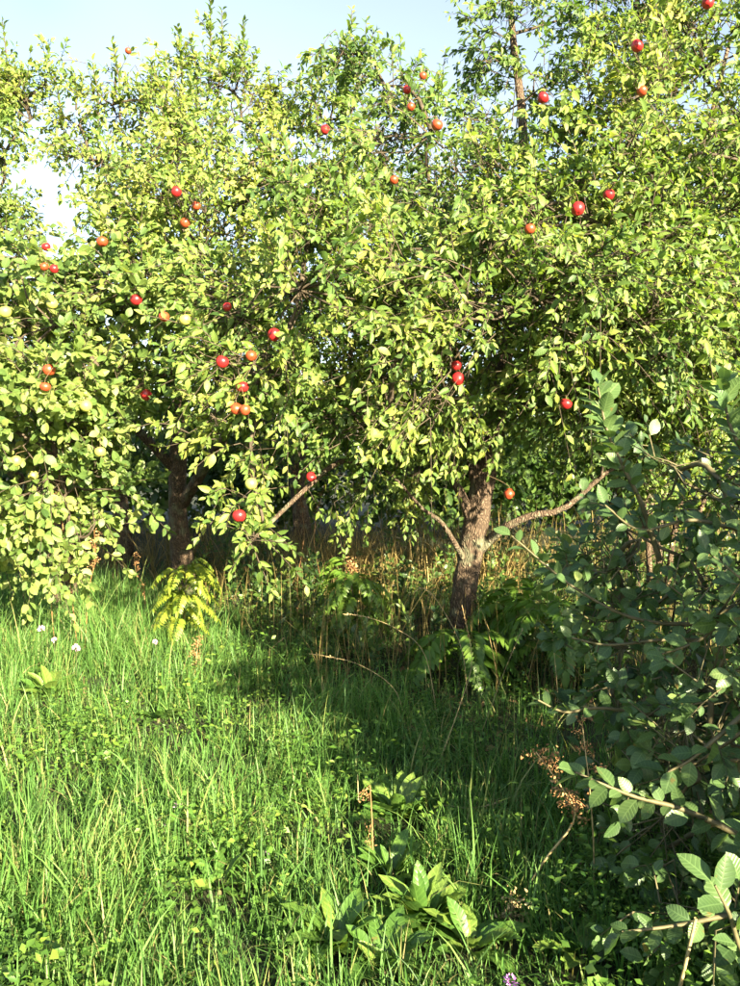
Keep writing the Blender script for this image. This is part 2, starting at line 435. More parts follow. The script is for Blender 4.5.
def twig_leaves(F, start, dirn, L, M, leaf, tint, droop, nvar, spread=0.85, normal_bias=None, tintjit=0.2):
    """N twigs with M leaves each, alternate; returns twig paths (N,4,3)"""
    N = len(start)
    t = np.linspace(0.1, 1.0, M); q = max(M // 4, 1)
    t = np.clip(0.55 * t + 0.45 * np.ceil(t * q) / q, 0, 1)
    tt = t[None, :, None]
    dn = np.array([0, 0, -1.0])
    curve = lambda u: start[:, None] + L[:, None, None] * (dirn[:, None] * u + droop[:, None, None] * dn * u * u)
    pos = curve(tt)
    tan = nz(dirn[:, None] + 2 * droop[:, None, None] * dn * tt)
    rnd = nz(rng.normal(size=(N, 1, 3)))
    a = nz(np.cross(tan, np.broadcast_to(rnd, tan.shape)))
    b = np.cross(tan, a)
    ph = (np.arange(M)[None] * 2.4 + rng.uniform(0, 6.28, (N, 1)) + rng.normal(0, 0.35, (N, M)))[..., None]
    side = a * np.cos(ph) + b * np.sin(ph)
    ld = nz(tan * (0.55 + 0.5 * tt) + side * spread + rng.normal(0, 0.2, side.shape) + np.array([0, 0, -0.12]))
    nb = np.array([0, 0, 0.5]) + SUN * 0.85
    ln = nz(nb + rng.normal(0, 0.5, side.shape) - 0.25 * side)
    sc = leaf * rng.uniform(0.45, 1.3, (N, M)) * (0.75 + 0.25 * np.sin(np.pi * np.clip(t, 0, 1)))[None]
    tn = np.clip(np.repeat(tint[:, None], M, 1) + rng.normal(0, tintjit, (N, M)), 0.02, 0.98)
    F.add(pos.reshape(-1, 3), ld.reshape(-1, 3), ln.reshape(-1, 3), sc.ravel(), tn.ravel(), nvar)
    return curve(np.array([0, 0.33, 0.67, 1.0])[None, :, None])

class Plant:
    """a tree or shrub before it is meshed"""
    def __init__(s, base, leaf, tint, per_area, M=14, twig=(0.22, 0.58), nvar=3, up=0.25, droop=(0.1, 0.55)):
        s.base = np.array(base, float); s.leaf = leaf; s.tint = tint; s.per_area = per_area; s.M = M; s.twig = twig; s.nvar = nvar
        s.up = up; s.droop = droop; s.clump = 16
        s.F = Foliage(); s.paths = []; s.twigs = []; s.subs = []; s.nodes = []; s.blobs = []
    def limb(s, pts, r0, r1, n=14, name='branch'):
        p = smooth_path(pts, n)
        s.paths.append([name, p, np.linspace(r0, r1, n) if np.ndim(r0) == 0 else np.interp(np.linspace(0, 1, n), np.linspace(0, 1, len(r0)), r0)])
        for i in range(2, n): s.nodes.append(p[i])
        return p
    def blob(s, px, py, d, r, squash=0.85, dens=1.0, tint=None, leaf=None):
        s.blobs.append((P(px, py, d), r, squash, dens, s.tint if tint is None else tint, leaf or s.leaf))
    def grow(s):
        root = s.nodes[0] if s.nodes else s.base
        order = sorted(s.blobs, key=lambda b: np.linalg.norm(b[0] - root))
        for c, r, sq, dens, tint, leaf in order:
            nd = np.array(s.nodes)
            k = np.linalg.norm(nd - c, axis=1) + 0.8 * np.maximum(nd[:, 2] - c[2], 0)
            st = nd[np.argmin(k)]
            L = np.linalg.norm(c - st)
            if L > 0.15:
                mid = st + (c - st) * 0.5 + rng.normal(0, 0.10 * L, 3) + np.array([0, 0, 0.12 * L])
                rr = 0.010 + 0.013 * min(L, 2.2)
                lp = s.limb([st, mid, c, c + (c - mid) * 0.4 * r], rr, 0.005, n=9)
                if L > 0.45 and s.M > 10:                   # leafy spurs along the bough itself
                    m = int(L * 12); q = rng.uniform(3, 8, m); qi = q.astype(int).clip(0, 7); qf = (q - qi)[:, None]
                    b0 = lp[qi] * (1 - qf) + lp[qi + 1] * qf
                    s.twigs.append(twig_leaves(s.F, b0, nz(rng.normal(0, 1, (m, 3)) + [0, 0, .4]), rng.uniform(.1, .3, m), 10, leaf, np.full(m, tint - .05), rng.uniform(.05, .4, m), s.nvar))
            n = max(int(s.per_area * dens * (r / 0.7) ** 2 / s.M), 4)
            o = nz(rng.normal(size=(n, 3)))
            rad = rng.uniform(0.05, 1.0, n) ** 0.6 * r * rng.uniform(0.6, 1.0, n)
            stt = c + o * rad[:, None] * np.array([1, 1, sq])
            ns = max(int(s.clump * (r / 0.7) ** 2), 2)      # boughs: twigs gather round a few points of the blob
            so_ = nz(rng.normal(size=(ns, 3))); sc_ = c + so_ * (rng.uniform(0.45, 1.0, ns) * r)[:, None] * np.array([1, 1, sq])
            kk = rng.integers(0, ns, n)
            g = rng.random(n) < 0.85
            stt = np.where(g[:, None], sc_[kk] + rng.normal(0, 0.085, (n, 3)), stt)
            o = np.where(g[:, None], so_[kk], o)
            dr = nz(o + rng.normal(0, 0.5, (n, 3)) + np.array([0, 0, s.up]))
            Lt = rng.uniform(*s.twig, n) * min(1.0, 0.55 + 0.6 * r)
            tn = np.full(n, tint) + np.where(g, rng.normal(0, 0.15, ns)[kk], 0) + rng.normal(0, 0.06, n)
            s.twigs.append(twig_leaves(s.F, stt, dr, Lt, s.M, leaf, tn, rng.uniform(*s.droop, n), s.nvar))
            mid = (c + sc_) / 2 + rng.normal(0, 0.12 * r, (ns, 3))
            s.subs.append(np.stack([np.broadcast_to(c, sc_.shape), mid, sc_], 1))
            s.twigs.append(np.stack([sc_[kk], sc_[kk] * .6 + stt * .4, sc_[kk] * .3 + stt * .7, stt], 1)[g])
    def shoot(s, pts, r0=0.012, n_leaf=34, leaf=None, side=0, spread=0.9, tint=None, named=True, nsamp=14, gap=0.12, bush=0):
        """a long leafy shoot along explicit points"""
        p = smooth_path(pts, nsamp)
        s.paths.append(['branch', p, np.linspace(r0, 0.003, nsamp)])
        u = np.linspace(gap, 1, n_leaf); idx = u * (nsamp - 1); i = np.minimum(idx.astype(int), nsamp - 2); f = (idx - i)[:, None]
        pos = p[i] * (1 - f) + p[i + 1] * f
        tan = nz(p[i + 1] - p[i])
        a = nz(np.cross(tan, np.array([0.3, 0.2, 1.0]))); b = np.cross(tan, a)
        ph = (np.arange(n_leaf) * 2.4 + rng.normal(0, 0.3, n_leaf))[:, None]
        sd = a * np.cos(ph) + b * np.sin(ph)
        ld = nz(tan * (0.6 + 0.4 * u[:, None]) + sd * spread + rng.normal(0, 0.15, sd.shape))
        ln = nz(np.array([0, 0, 0.7]) + SUN * 0.5 + tan * 0.5 + rng.normal(0, 0.35, sd.shape))
        lf = leaf or s.leaf
        if bush:
            k = rng.integers(0, n_leaf * 2 // 3, bush)
            s.twigs.append(twig_leaves(s.F, pos[k], nz(tan[k] * 0.9 + sd[k] * 0.8 + rng.normal(0, .3, (bush, 3))), rng.uniform(.1, .26, bush), 8, lf, np.full(bush, s.tint), rng.uniform(0, .2, bush), s.nvar))
        s.F.add(pos, ld, ln, lf * rng.uniform(0.7, 1.15, n_leaf), np.clip((s.tint if tint is None else tint) + rng.normal(0, 0.15, n_leaf), 0.02, 0.98), s.nvar)
        return p

def gp(px, d):                                   # a point on the ground below pixel column px at distance d
    x = (px - 370.0) / FPX * d
    return np.array([x, d, float(gz(x, d))])

# ---- the apple tree with the forked trunk, right of the middle
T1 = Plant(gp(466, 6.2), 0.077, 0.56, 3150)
b = T1.base
trunk = [b + [0, 0, -0.12], b + [-0.005, 0, 0.12], P(464, 600, 6.2), P(470, 560, 6.2), P(478, 510, 6.2), P(488, 466, 6.2), P(494, 435, 6.2), P(500, 390, 6.25), P(512, 330, 6.3)]
T1.limb(trunk, [0.20, 0.125, 0.106, 0.1, 0.095, 0.084, 0.072, 0.058, 0.045], 0, n=26, name='trunk')
T1.limb([P(470, 570, 6.2), P(456, 545, 6.1), P(441, 522, 6.0), P(424, 510, 5.9), P(404, 488, 5.7)], 0.027, 0.01)
T1.limb([P(473, 525, 6.2), P(460, 492, 6.15), P(446, 468, 6.1), P(425, 430, 5.9), P(400, 380, 5.7)], 0.045, 0.016)
T1.limb([P(480, 500, 6.2), P(473, 466, 6.2), P(472, 430, 6.2), P(455, 370, 6.2), P(440, 290, 6.2), P(430, 190, 6.3)], 0.055, 0.018)
T1.limb([P(478, 552, 6.2), P(500, 531, 6.15), P(530, 516, 6.1), P(565, 508, 6.1), P(610, 470, 6.2), P(680, 430, 6.3)], 0.042, 0.012)
T1.limb([P(508, 345, 6.3), P(520, 250, 6.5), P(523, 130, 6.7), P(513, 40, 6.9), P(508, -30, 7.0)], 0.055, 0.022)
T1.limb([P(500, 390, 6.25), P(560, 310, 6.3), P(603, 200, 6.5), P(622, 125, 6.6), P(640, 50, 6.7), P(634, -30, 6.8)], 0.055, 0.02)
T1.limb([P(560, 310, 6.3), P(640, 250, 6.2), P(700, 150, 6.2), P(730, 40, 6.3)], 0.04, 0.015)
for a in [(300, 290, 5.0, .68), (345, 215, 5.3, .5), (450, 330, 4.8, .66), (540, 300, 4.8, .72), (500, 225, 5.2, .62), (600, 225, 5.2, .62),
          (390, 415, 5.2, .42), (335, 375, 5.9, .48), (540, 392, 5.4, .44), (620, 330, 5.0, .66), (690, 250, 5.3, .68), (665, 150, 5.5, .62),
          (575, 130, 5.9, .48), (430, 135, 6.1, .5), (385, 85, 6.4, .36), (345, 55, 6.6, .22), (508, 40, 6.9, .36), (518, 105, 6.7, .36), (505, -5, 7.0, .3), (528, 70, 6.8, .26), (630, 45, 6.7, .5), (705, 70, 6.0, .68),
          (255, 428, 4.9, .32), (256, 495, 4.8, .2), (258, 535, 4.75, .09), (238, 362, 5.0, .33), (270, 375, 4.9, .4), (700, 360, 5.3, .6),
          (490, 300, 6.3, .85), (600, 380, 6.5, .75), (380, 320, 6.4, .6), (650, 240, 6.6, .85), (470, 185, 6.7, .62), (425, 448, 6.0, .3), (365, 465, 5.7, .28), (605, 455, 6.15, .3),
          (740, 160, 5.6, .6), (760, 300, 5.0, .6), (560, 20, 7.0, .3), (680, 5, 6.6, .45)]:
    T1.blob(*a, tint=0.34 if a[2] >= 6.1 else None)  # rear boughs tinted darker to paint shaded pockets into the crown

# ---- the broad-leaved apple tree on the left that hangs to the grass
T2 = Plant(gp(60, 7.4), 0.086, 0.59, 2700, nvar=3)
b = T2.base
T2.limb([b + [0, 0, -0.1], b + [0.02, 0, 0.4], b + [0.06, -0.02, 1.0], b + [0.1, -0.1, 1.7], b + [0.15, -0.2, 2.4]], [0.15, 0.11, 0.095, 0.08, 0.05], 0, n=18, name='trunk')
T2.limb([b + [0.05, 0, 0.9], b + [-0.4, -0.5, 1.5], b + [-0.8, -1.0, 1.8]], 0.06, 0.02)
T2.limb([b + [0.08, -0.05, 1.2], b + [0.4, -0.6, 1.8], b + [0.7, -1.0, 2.2]], 0.06, 0.02)
T2.limb([P(52, 440, 5.75), P(62, 480, 5.7), P(70, 520, 5.65), P(74, 575, 5.6)], 0.02, 0.012)
for a in [(55, 325, 5.8, .66), (60, 415, 5.6, .62), (84, 490, 5.6, .28), (28, 495, 5.7, .4), (92, 530, 5.55, .14), (-20, 420, 5.8, .6), (50, 535, 5.7, .26), (-10, 540, 5.8, .3),
          (140, 290, 6.0, .52), (20, 280, 6.3, .36), (-30, 310, 6.2, .5), (98, 372, 5.8, .34), (92, 440, 5.65, .28)]:
    T2.blob(*a)

# ---- second tree of the left, with the tall upright water shoots and red apples
T3 = Plant(gp(182, 8.6), 0.076, 0.63, 2900)
b = T3.base
T3.limb([b + [0, 0, -0.1], b + [0.0, 0, 0.4], b + [-0.05, -0.02, 1.1], b + [0.0, -0.1, 2.0], b + [0.1, -0.15, 3.0], b + [0.15, -0.2, 3.8]], [0.16, 0.12, 0.10, 0.085, 0.06, 0.03], 0, n=18, name='trunk')
T3.limb([b + [0, 0, 1.0], b + [0.6, -0.8, 1.7], b + [1.1, -1.6, 2.1]], 0.07, 0.02)
T3.limb([b + [0, 0, 1.3], b + [-0.7, -0.5, 2.2], b + [-1.2, -0.9, 3.0]], 0.06, 0.02)
for a in [(200, 255, 6.2, .66), (165, 312, 6.0, .4), (205, 180, 6.8, .66), (150, 160, 7.0, .45), (112, 105, 7.2, .24), (275, 190, 6.9, .6), (335, 165, 7.3, .52),
          (235, 120, 7.4, .36), (255, 300, 5.8, .55), (175, 115, 7.2, .3), (300, 130, 7.7, .26), (215, 85, 7.4, .22), (78, 128, 7.3, .3), (110, 205, 6.9, .3),
          (142, 385, 5.9, .10), (200, 320, 6.6, .6), (350, 120, 7.7, .26), (260, 150, 7.4, .4), (150, 105, 7.2, .3), (95, 160, 7.1, .34), (195, 130, 7.1, .38), (305, 100, 7.7, .28), (250, 95, 7.5, .26), (345, 90, 7.8, .2), (115, 70, 7.3, .18)]:
    T3.blob(*a, dens=0.8 if a[1] < 170 else 1.0)
for (x0, y0, x1, y1, d, n) in [(205, 120, 210, -8, 7.4, 60), (215, 110, 222, 10, 7.5, 50), (340, 130, 352, 10, 7.7, 60), (350, 120, 360, 40, 7.6, 40), (120, 120, 112, 40, 7.2, 40),
                               (98, 130, 92, 62, 7.2, 34), (236, 90, 243, 20, 7.6, 40), (180, 110, 178, 28, 7.3, 44), (300, 130, 322, 62, 7.7, 34), (62, 130, 48, 55, 7.5, 34), (270, 140, 268, 70, 7.6, 36),
                               (165, 120, 150, 60, 7.3, 30), (318, 140, 310, 84, 7.6, 28), (140, 130, 135, 75, 7.2, 30), (196, 100, 190, 40, 7.4, 34), (330, 120, 338, 60, 7.8, 34), (76, 110, 70, 70, 7.6, 22)]:
    T3.shoot([P(x0, y0, d), P((x0 + x1) / 2 + 3, (y0 + y1) / 2, d - .02), P(x1, y1, d - .05)], 0.011, n, spread=0.8, leaf=0.078, bush=n // 4)

# ---- tree at the left edge
T4 = Plant(gp(-120, 8.3), 0.076, 0.62, 2800)
b = T4.base
T4.limb([b + [0, 0, -0.1], b + [0.02, 0, 0.6], b + [0.0, -0.02, 1.4], b + [0.1, -0.1, 2.4], b + [0.2, -0.15, 3.4]], [0.16, 0.12, 0.1, 0.08, 0.05], 0, n=16, name='trunk')
for a in [(-10, 200, 7.2, .46), (-40, 130, 7.6, .55), (0, 90, 7.9, .3), (-70, 240, 7.0, .7), (-90, 60, 8.2, .5), (-60, 330, 6.8, .6), (5, 155, 7.5, .3), (30, 120, 7.6, .34), (15, 95, 7.8, .26), (0, 235, 7.0, .34), (45, 85, 7.7, .2)]:
    T4.blob(*a)
for (x0, y0, x1, y1, d, n) in [(8, 110, 2, 20, 7.9, 40), (20, 130, 14, 60, 7.8, 32), (-10, 90, -12, 10, 7.9, 36)]:
    T4.shoot([P(x0, y0, d), P((x0 + x1) / 2 + 2, (y0 + y1) / 2, d), P(x1, y1, d)], 0.011, n, spread=0.8, leaf=0.078, bush=n // 4)

# ---- trees of the row behind
def back_tree(px, d, blobs, tint=0.5, leaf=0.11, per=800, htrunk=2.6):
    T = Plant(gp(px, d), leaf, tint, per, M=12, nvar=2, twig=(0.3, 0.6))
    b = T.base
    T.limb([b + [0, 0, -0.1], b + [0.03, 0, 0.5], b + [-0.04, 0, 1.2], b + [0.05, -0.05, 2.0], b + [0.1, -0.1, htrunk]], [0.17, 0.13, 0.11, 0.09, 0.05], 0, n=14, name='trunk')
    for a in blobs: T.blob(*a)
    return T
B1 = back_tree(300, 11.5, [(300, 290, 11, 1.1), (240, 340, 10.6, .9), (370, 300, 10.8, 1.1), (340, 390, 10.5, .8), (290, 400, 10.4, .7), (420, 220, 11, .9), (330, 210, 11.4, .8), (400, 400, 10.6, .7), (250, 410, 10.4, .55)])
B2 = back_tree(120, 11.0, [(140, 310, 10.6, .9), (60, 365, 10.4, .9), (190, 320, 10.4, 1.0), (150, 400, 10, .7), (90, 410, 10, .7), (20, 400, 10.2, .8), (200, 400, 10.2, .6), (150, 220, 10.8, .8), (-50, 300, 10.6, .8)])
B3 = back_tree(650, 10.5, [(520, 300, 10.2, 1.1), (600, 250, 10.4, 1.0), (470, 380, 9.8, .7), (560, 390, 9.6, .8), (640, 330, 10, 1.0), (500, 200, 10.6, .8), (440, 300, 10.2, .8)])
B4 = back_tree(760, 9.5, [(700, 250, 9.2, 1.0), (760, 330, 9, 1.1), (660, 200, 9.4, .7), (720, 150, 9.6, .8), (780, 200, 9.4, 1.0)], tint=0.55)
# the small-leaved thicket on the right, behind the forked tree
B5 = Plant(gp(660, 7.6), 0.07, 0.66, 3000, M=12, nvar=2, twig=(0.25, 0.55))
b = B5.base
for k in range(5):
    o = np.array([rng.uniform(-.5, .6), rng.uniform(-.3, .4), 0])
    B5.limb([b + o * 0.4 + [0, 0, -0.1], b + o * 0.8 + [0, 0, 0.7], b + o * 1.5 + [0, -0.1, 1.5], b + o * 2.0 + [0, -0.2, 2.1]], 0.035, 0.015, name='stem')
for a in [(600, 400, 7.2, .6), (670, 380, 7.1, .7), (730, 400, 7.0, .7), (650, 440, 7.0, .4), (700, 330, 7.3, .7), (640, 320, 7.4, .7), (710, 460, 6.9, .5), (770, 350, 7.0, .7), (585, 350, 7.5, .6)]:
    B5.blob(*a)

# ---- the big-leaved shrub close by on the right
S1 = Plant(gp(800, 2.9), 0.070, 0.5, 1150, M=7, twig=(0.12, 0.27), up=0.15, droop=(0.0, 0.3))
b = S1.base
for k, (tx, ty, td) in enumerate([(690, 560, 3.0), (720, 480, 3.1), (640, 640, 3.0), (710, 740, 2.6), (760, 620, 2.5), (745, 850, 2.3), (650, 760, 2.85), (780, 450, 3.0)]):
    e = P(tx, ty, td); o = rng.normal(0, 0.08, 3); o[2] = -0.05
    S1.limb([b + o, (b + e) / 2 + [0.05, 0, 0.12], e], 0.016, 0.007, n=10, name='stem')
for a in [(690, 560, 3.0, .32), (650, 610, 3.05, .28), (715, 680, 2.6, .32), (645, 700, 2.9, .28), (700, 780, 2.5, .27), (725, 890, 2.15, .17), (665, 850, 2.6, .22), (615, 565, 3.3, .2),
          (585, 640, 3.3, .12), (720, 500, 3.2, .34), (740, 600, 2.5, .3), (610, 700, 3.1, .16), (690, 930, 2.2, .16), (740, 760, 2.3, .28), (770, 500, 2.9, .4), (780, 700, 2.4, .4), (650, 790, 2.8, .16), (640, 540, 3.2, .25), (740, 960, 2.0, .18), (790, 860, 2.1, .3), (680, 470, 3.3, .22), (625, 640, 3.3, .3), (700, 640, 3.0, .35)]:
    S1.blob(*a)
S1.shoot([P(660, 560, 3.0), P(642, 505, 2.95), P(625, 470, 2.92), P(607, 430, 2.9), P(598, 386, 2.9)], 0.012, 40, leaf=0.095, tint=0.72, gap=0.3)  # higher tints on the shoots paint sunlit tips, paler than the inner leaves
S1.shoot([P(790, 560, 2.6), P(752, 470, 2.6), P(730, 425, 2.6), P(722, 380, 2.6)], 0.011, 32, leaf=0.095, tint=0.65, gap=0.25)
S1.shoot([P(720, 625, 2.75), P(640, 620, 2.7), P(575, 588, 2.68), P(512, 536, 2.66)], 0.009, 22, leaf=0.07, tint=0.55)
S1.shoot([P(700, 640, 2.7), P(660, 640, 2.65), P(610, 645, 2.6), P(572, 638, 2.58)], 0.007, 11, leaf=0.06, tint=0.6)
S1.shoot([P(660, 715, 2.6), P(600, 708, 2.55), P(565, 712, 2.5), P(538, 700, 2.48)], 0.007, 13, leaf=0.058, tint=0.6)
S1.shoot([P(770, 850, 2.2), P(690, 812, 2.2), P(630, 795, 2.2), P(575, 772, 2.2)], 0.011, 26, leaf=0.078, tint=0.66)
S1.shoot([P(760, 700, 2.2), P(720, 735, 2.2), P(690, 760, 2.2), P(668, 772, 2.2)], 0.009, 11, leaf=0.085, tint=0.6)
S1.shoot([P(790, 640, 2.4), P(740, 612, 2.35), P(700, 640, 2.35), P(660, 655, 2.35)], 0.009, 15, leaf=0.07, tint=0.6)
S1.shoot([P(800, 920, 1.95), P(735, 915, 1.95), P(680, 925, 1.95), P(622, 932, 1.95)], 0.010, 20, leaf=0.075, tint=0.6)
S1.shoot([P(800, 990, 1.75), P(748, 960, 1.72), P(730, 915, 1.7), P(715, 885, 1.7)], 0.008, 9, leaf=0.085, tint=0.55)
S1.shoot([P(740, 530, 2.8), P(690, 520, 2.8), P(640, 530, 2.75), P(605, 505, 2.7)], 0.009, 16, leaf=0.075, tint=0.5)

# the hedge goes on to the right of the photographer, out of the picture; it throws the shade across the path
H1 = Plant(np.array([2.05, 1.15, gz(2.05, 1.15)]), 0.10, 0.42, 1250, M=7, nvar=2, twig=(0.14, 0.3))
H2 = Plant(np.array([2.9, 0.1, gz(2.9, .1)]), 0.10, 0.42, 1050, M=7, nvar=2, twig=(0.14, 0.3))
H3 = Plant(np.array([2.75, 3.0, gz(2.75, 3.0)]), 0.10, 0.42, 1050, M=7, nvar=2, twig=(0.14, 0.3))
for H, cs in ((H1, [(2.05, 1.15, .55, .5), (1.95, 1.3, 1.05, .45), (2.1, 1.1, 1.6, .42), (2.5, 1.5, .7, .5), (2.6, 1.5, 1.4, .5), (1.8, 1.0, .5, .35), (1.62, 1.15, 1.0, .32), (1.62, 1.2, 1.5, .32), (1.8, 1.2, 1.75, .28), (2.2, 1.2, 2.0, .30), (2.5, 1.4, 2.1, .36), (1.55, 1.2, .45, .3)]),
              (H2, [(2.8, .2, .6, .6), (2.9, .1, 1.3, .5), (3.2, .4, 1.0, .6), (2.9, .15, 1.6, .35), (2.45, .25, .6, .4), (3.3, .4, 1.7, .45)]),
              (H3, [(2.7, 3.0, .5, .5), (2.75, 3.0, 1.1, .5), (2.85, 2.9, 1.5, .45), (2.75, 3.05, 1.85, .3), (3.3, 3.2, .8, .6), (3.3, 3.2, 1.6, .6), (2.4, 2.7, .9, .4), (2.3, 2.7, 1.5, .3)])):
    for k in range(4):
        o = np.array([rng.uniform(-.3, .3), rng.uniform(-.3, .3), 0])
        H.limb([H.base + o * .3 + [0, 0, -.05], H.base + o + [0, 0, .6], H.base + o * 1.4 + [0, 0, 1.3]], 0.02, 0.008, name='stem')
    for (x, y, z, r) in cs:
        H.blobs.append((np.array([x, y, z]), r, 0.9, 1.0, H.tint, H.leaf))

PLANTS = [T1, T2, T3, T4, B1, B2, B3, B4, B5, S1, H1, H2, H3]
for T in PLANTS:
    T.grow()
    T.F.pack()
    m = T.F.pos[:, 2] > gz(T.F.pos[:, 0], T.F.pos[:, 1]) + 0.04
    T.F.keep(m)

# ------------------------------------------------------------------ apples: where they hang
# pixel, kind (r red, o blushed orange, g green), diameter, label
APPLES = [
 (708, 3, 'r', .082, 'red apple in the extreme upper right of the tallest branches against the sky'),
 (637, 46, 'r', .080, 'round red apple high in the right-hand tree just below the sky'),
 (642, 91, 'o', .072, 'orange red apple hanging just under a redder one high on the right'),
 (543, 98, 'r', .078, 'red apple beside the dark upright branch near the pale sky'),
 (407, 90, 'r', .066, 'small red apple on the branch tip that sticks into the sky'),
 (411, 107, 'o', .060, 'dull shaded apple right below the small red one on the sky branch'),
 (437, 125, 'o', .074, 'orange apple lowest of the three on the branch against the sky'),
 (423, 76, 'o', .052, 'tiny orange apple at the very top of the sky branch'),
 (578, 209, 'r', .080, 'bright red apple, larger of the pair in sunlit leaves at upper right'),
 (609, 195, 'r', .068, 'smaller red apple at the upper right of its bright red neighbour'),
 (530, 229, 'o', .062, 'orange apple half hidden in leaves left of the bright red pair'),
 (394, 180, 'o', .064, 'half hidden reddish apple in the top middle of the trees, below the sky gap'),
 (458, 379, 'r', .080, 'lower red apple of the touching pair above the forked trunk'),
 (456, 366, 'r', .070, 'upper red apple of the touching pair above the forked trunk'),
 (566, 404, 'r', .070, 'red apple behind the tip of the tall pale shrub shoot'),
 (509, 494, 'o', .074, 'orange apple low down just right of the forked trunk'),
 (325, 130, 'r', .068, 'lone small red apple high up among the left treetops near the sky'),
 (176, 192, 'r', .078, 'red apple uppermost of three in the upper left crown'),
 (196, 206, 'o', .066, 'pinkish apple between a red and an orange one in the upper left crown'),
 (185, 223, 'o', .074, 'orange apple lowest of three in the upper left crown'),
 (102, 242, 'o', .080, 'pale orange apple alone to the right of the white sky gap'),
 (46, 247, 'r', .064, 'red apple directly below the white sky gap on the left'),
 (54, 269, 'r', .068, 'red apple, right one of the low pair beneath the sky gap'),
 (44, 267, 'o', .062, 'orange apple, left one of the low pair beneath the sky gap'),
 (136, 300, 'r', .082, 'crimson apple alone in pale leaves at the left, the brightest there'),
 (128, 51, 'o', .062, 'small orange apple near the tip of the left upright shoots'),
 (5, 312, 'g', .082, 'pale green apple touching the left edge of the picture'),
 (52, 304, 'g', .076, 'yellow green apple in sunlit leaves at the left, level with the crimson one'),
 (227, 307, 'r', .056, 'small red apple peeping out above the cluster in the middle left'),
 (274, 335, 'r', .082, 'red apple highest and farthest right of the middle left cluster'),
 (222, 362, 'r', .076, 'red apple farthest left of the middle left cluster'),
 (251, 356, 'o', .066, 'shaded brownish red apple in the centre of the middle left cluster'),
 (242, 387, 'r', .076, 'deep red apple above the orange twin apples of the middle left'),
 (236, 409, 'o', .074, 'left one of two orange apples side by side under the deep red one'),
 (245, 410, 'o', .064, 'right one of two orange apples side by side under the deep red one'),
 (146, 395, 'r', .080, 'red apple over the dark gap between the left tree and the middle'),
 (49, 370, 'o', .078, 'brownish orange apple in the broad leaves of the left tree'),
 (45, 387, 'o', .066, 'small orange apple just under the brownish orange one on the left'),
 (86, 406, 'g', .080, 'pale green apple in the middle of the broad leaves on the left'),
 (33, 476, 'g', .080, 'round pale green apple low in the left tree, brightest green one'),
 (100, 452, 'g', .078, 'yellow green apple low in the left tree near the dark gap'),
 (16, 461, 'g', .074, 'dull green apple low at the left, beside the brightest green one'),
 (251, 484, 'g', .072, 'green apple on the hanging bough above the dark undergrowth'),
 (239, 516, 'r', .076, 'red orange apple near the bottom of the hanging bough'),
 (311, 477, 'r', .066, 'small red apple in front of the dry stalks under the trees'),
 (164, 317, 'o', .064, 'brown orange apple right of the crimson one, half hidden'),
 (185, 320, 'g', .068, 'green apple half hidden in leaves right of the crimson one'),
]
cand = [T1, T2, T3, T4]
LP = np.concatenate([T.F.pos for T in cand]); LI = np.concatenate([np.full(len(T.F.pos), i) for i, T in enumerate(cand)])
LU, LV, LD = project(LP)
TW = [np.concatenate([t.reshape(-1, 3) for t in T.twigs]) for T in cand]
spots = []
for (ax, ay, kind, dia, lab) in APPLES:
    q = np.hypot(LU - ax, LV - ay)
    for rad in (14, 25, 45, 90):
        near = q < rad
        if near.sum() >= 8: break
    dd = np.sort(LD[near]); d = dd[min(5, len(dd) - 1)]
    d = max(d, 0.0)
    ti = LI[near][np.argmin(np.abs(LD[near] - d))]
    # camera depth -> point
    cx = (ax - 370) / FPX * d; cz = -(ay - 493) / FPX * d
    p = np.array([cx, math.cos(PITCH) * d + math.sin(PITCH) * cz, CAM_H + math.cos(PITCH) * cz - math.sin(PITCH) * d])
    spots.append((p, d, ti))
    for T in cand:                              # leaves do not grow through the fruit, and few hang over it
        u, v, e = project(T.F.pos + T.F.d * T.F.s[:, None] * 0.5)
        rpx = dia * 0.5 * FPX / d
        cone = (np.hypot(u - ax, v - ay) < rpx * 1.0) & (e < d + 0.03) & (rng.random(len(u)) < 0.82)
        hit = np.linalg.norm(T.F.pos + T.F.d * T.F.s[:, None] * 0.5 - p, axis=1) < dia * 0.55
        T.F.keep(~(cone | hit))

def apple_mesh(name):
    n, k = 18, 13
    v, tri, qua = [], [], []
    for j in range(k):
        a = math.pi * j / (k - 1)
        r = math.sin(a) * (1 + 0.10 * math.cos(a)) * 0.5
        z = 0.46 * math.cos(a) - 0.16 * math.exp(-(r / 0.11) ** 2) * (1 if a < 1.57 else -0.55)
        if j in (0, k - 1):
            v.append((0, 0, z))
        else:
            for i in range(n):
                t = 2 * math.pi * i / n
                w = 1 + (0.025 * math.cos(5 * t) if a > 2 else 0.012 * math.cos(3 * t + 1))
                v.append((r * w * math.cos(t), r * w * math.sin(t), z))
    ring = lambda j, i: 1 + (j - 1) * n + i % n
    for i in range(n):
        tri.append((0, ring(1, i), ring(1, i + 1)))
        tri.append((len(v) - 1, ring(k - 2, i + 1), ring(k - 2, i)))
        for j in range(1, k - 2):
            qua.append((ring(j, i), ring(j + 1, i), ring(j + 1, i + 1), ring(j, i + 1)))
    a = Acc(); a.add(np.array(v), {3: np.array(tri), 4: np.array(qua)}, 0.5)
    return a.mesh(name)
AM = {}
for k, m in (('r', M_RED), ('o', M_ORANGE), ('g', M_GREEN)):
    AM[k] = apple_mesh('apple'); AM[k].materials.append(m)
apple_stalks = {i: [] for i in range(4)}
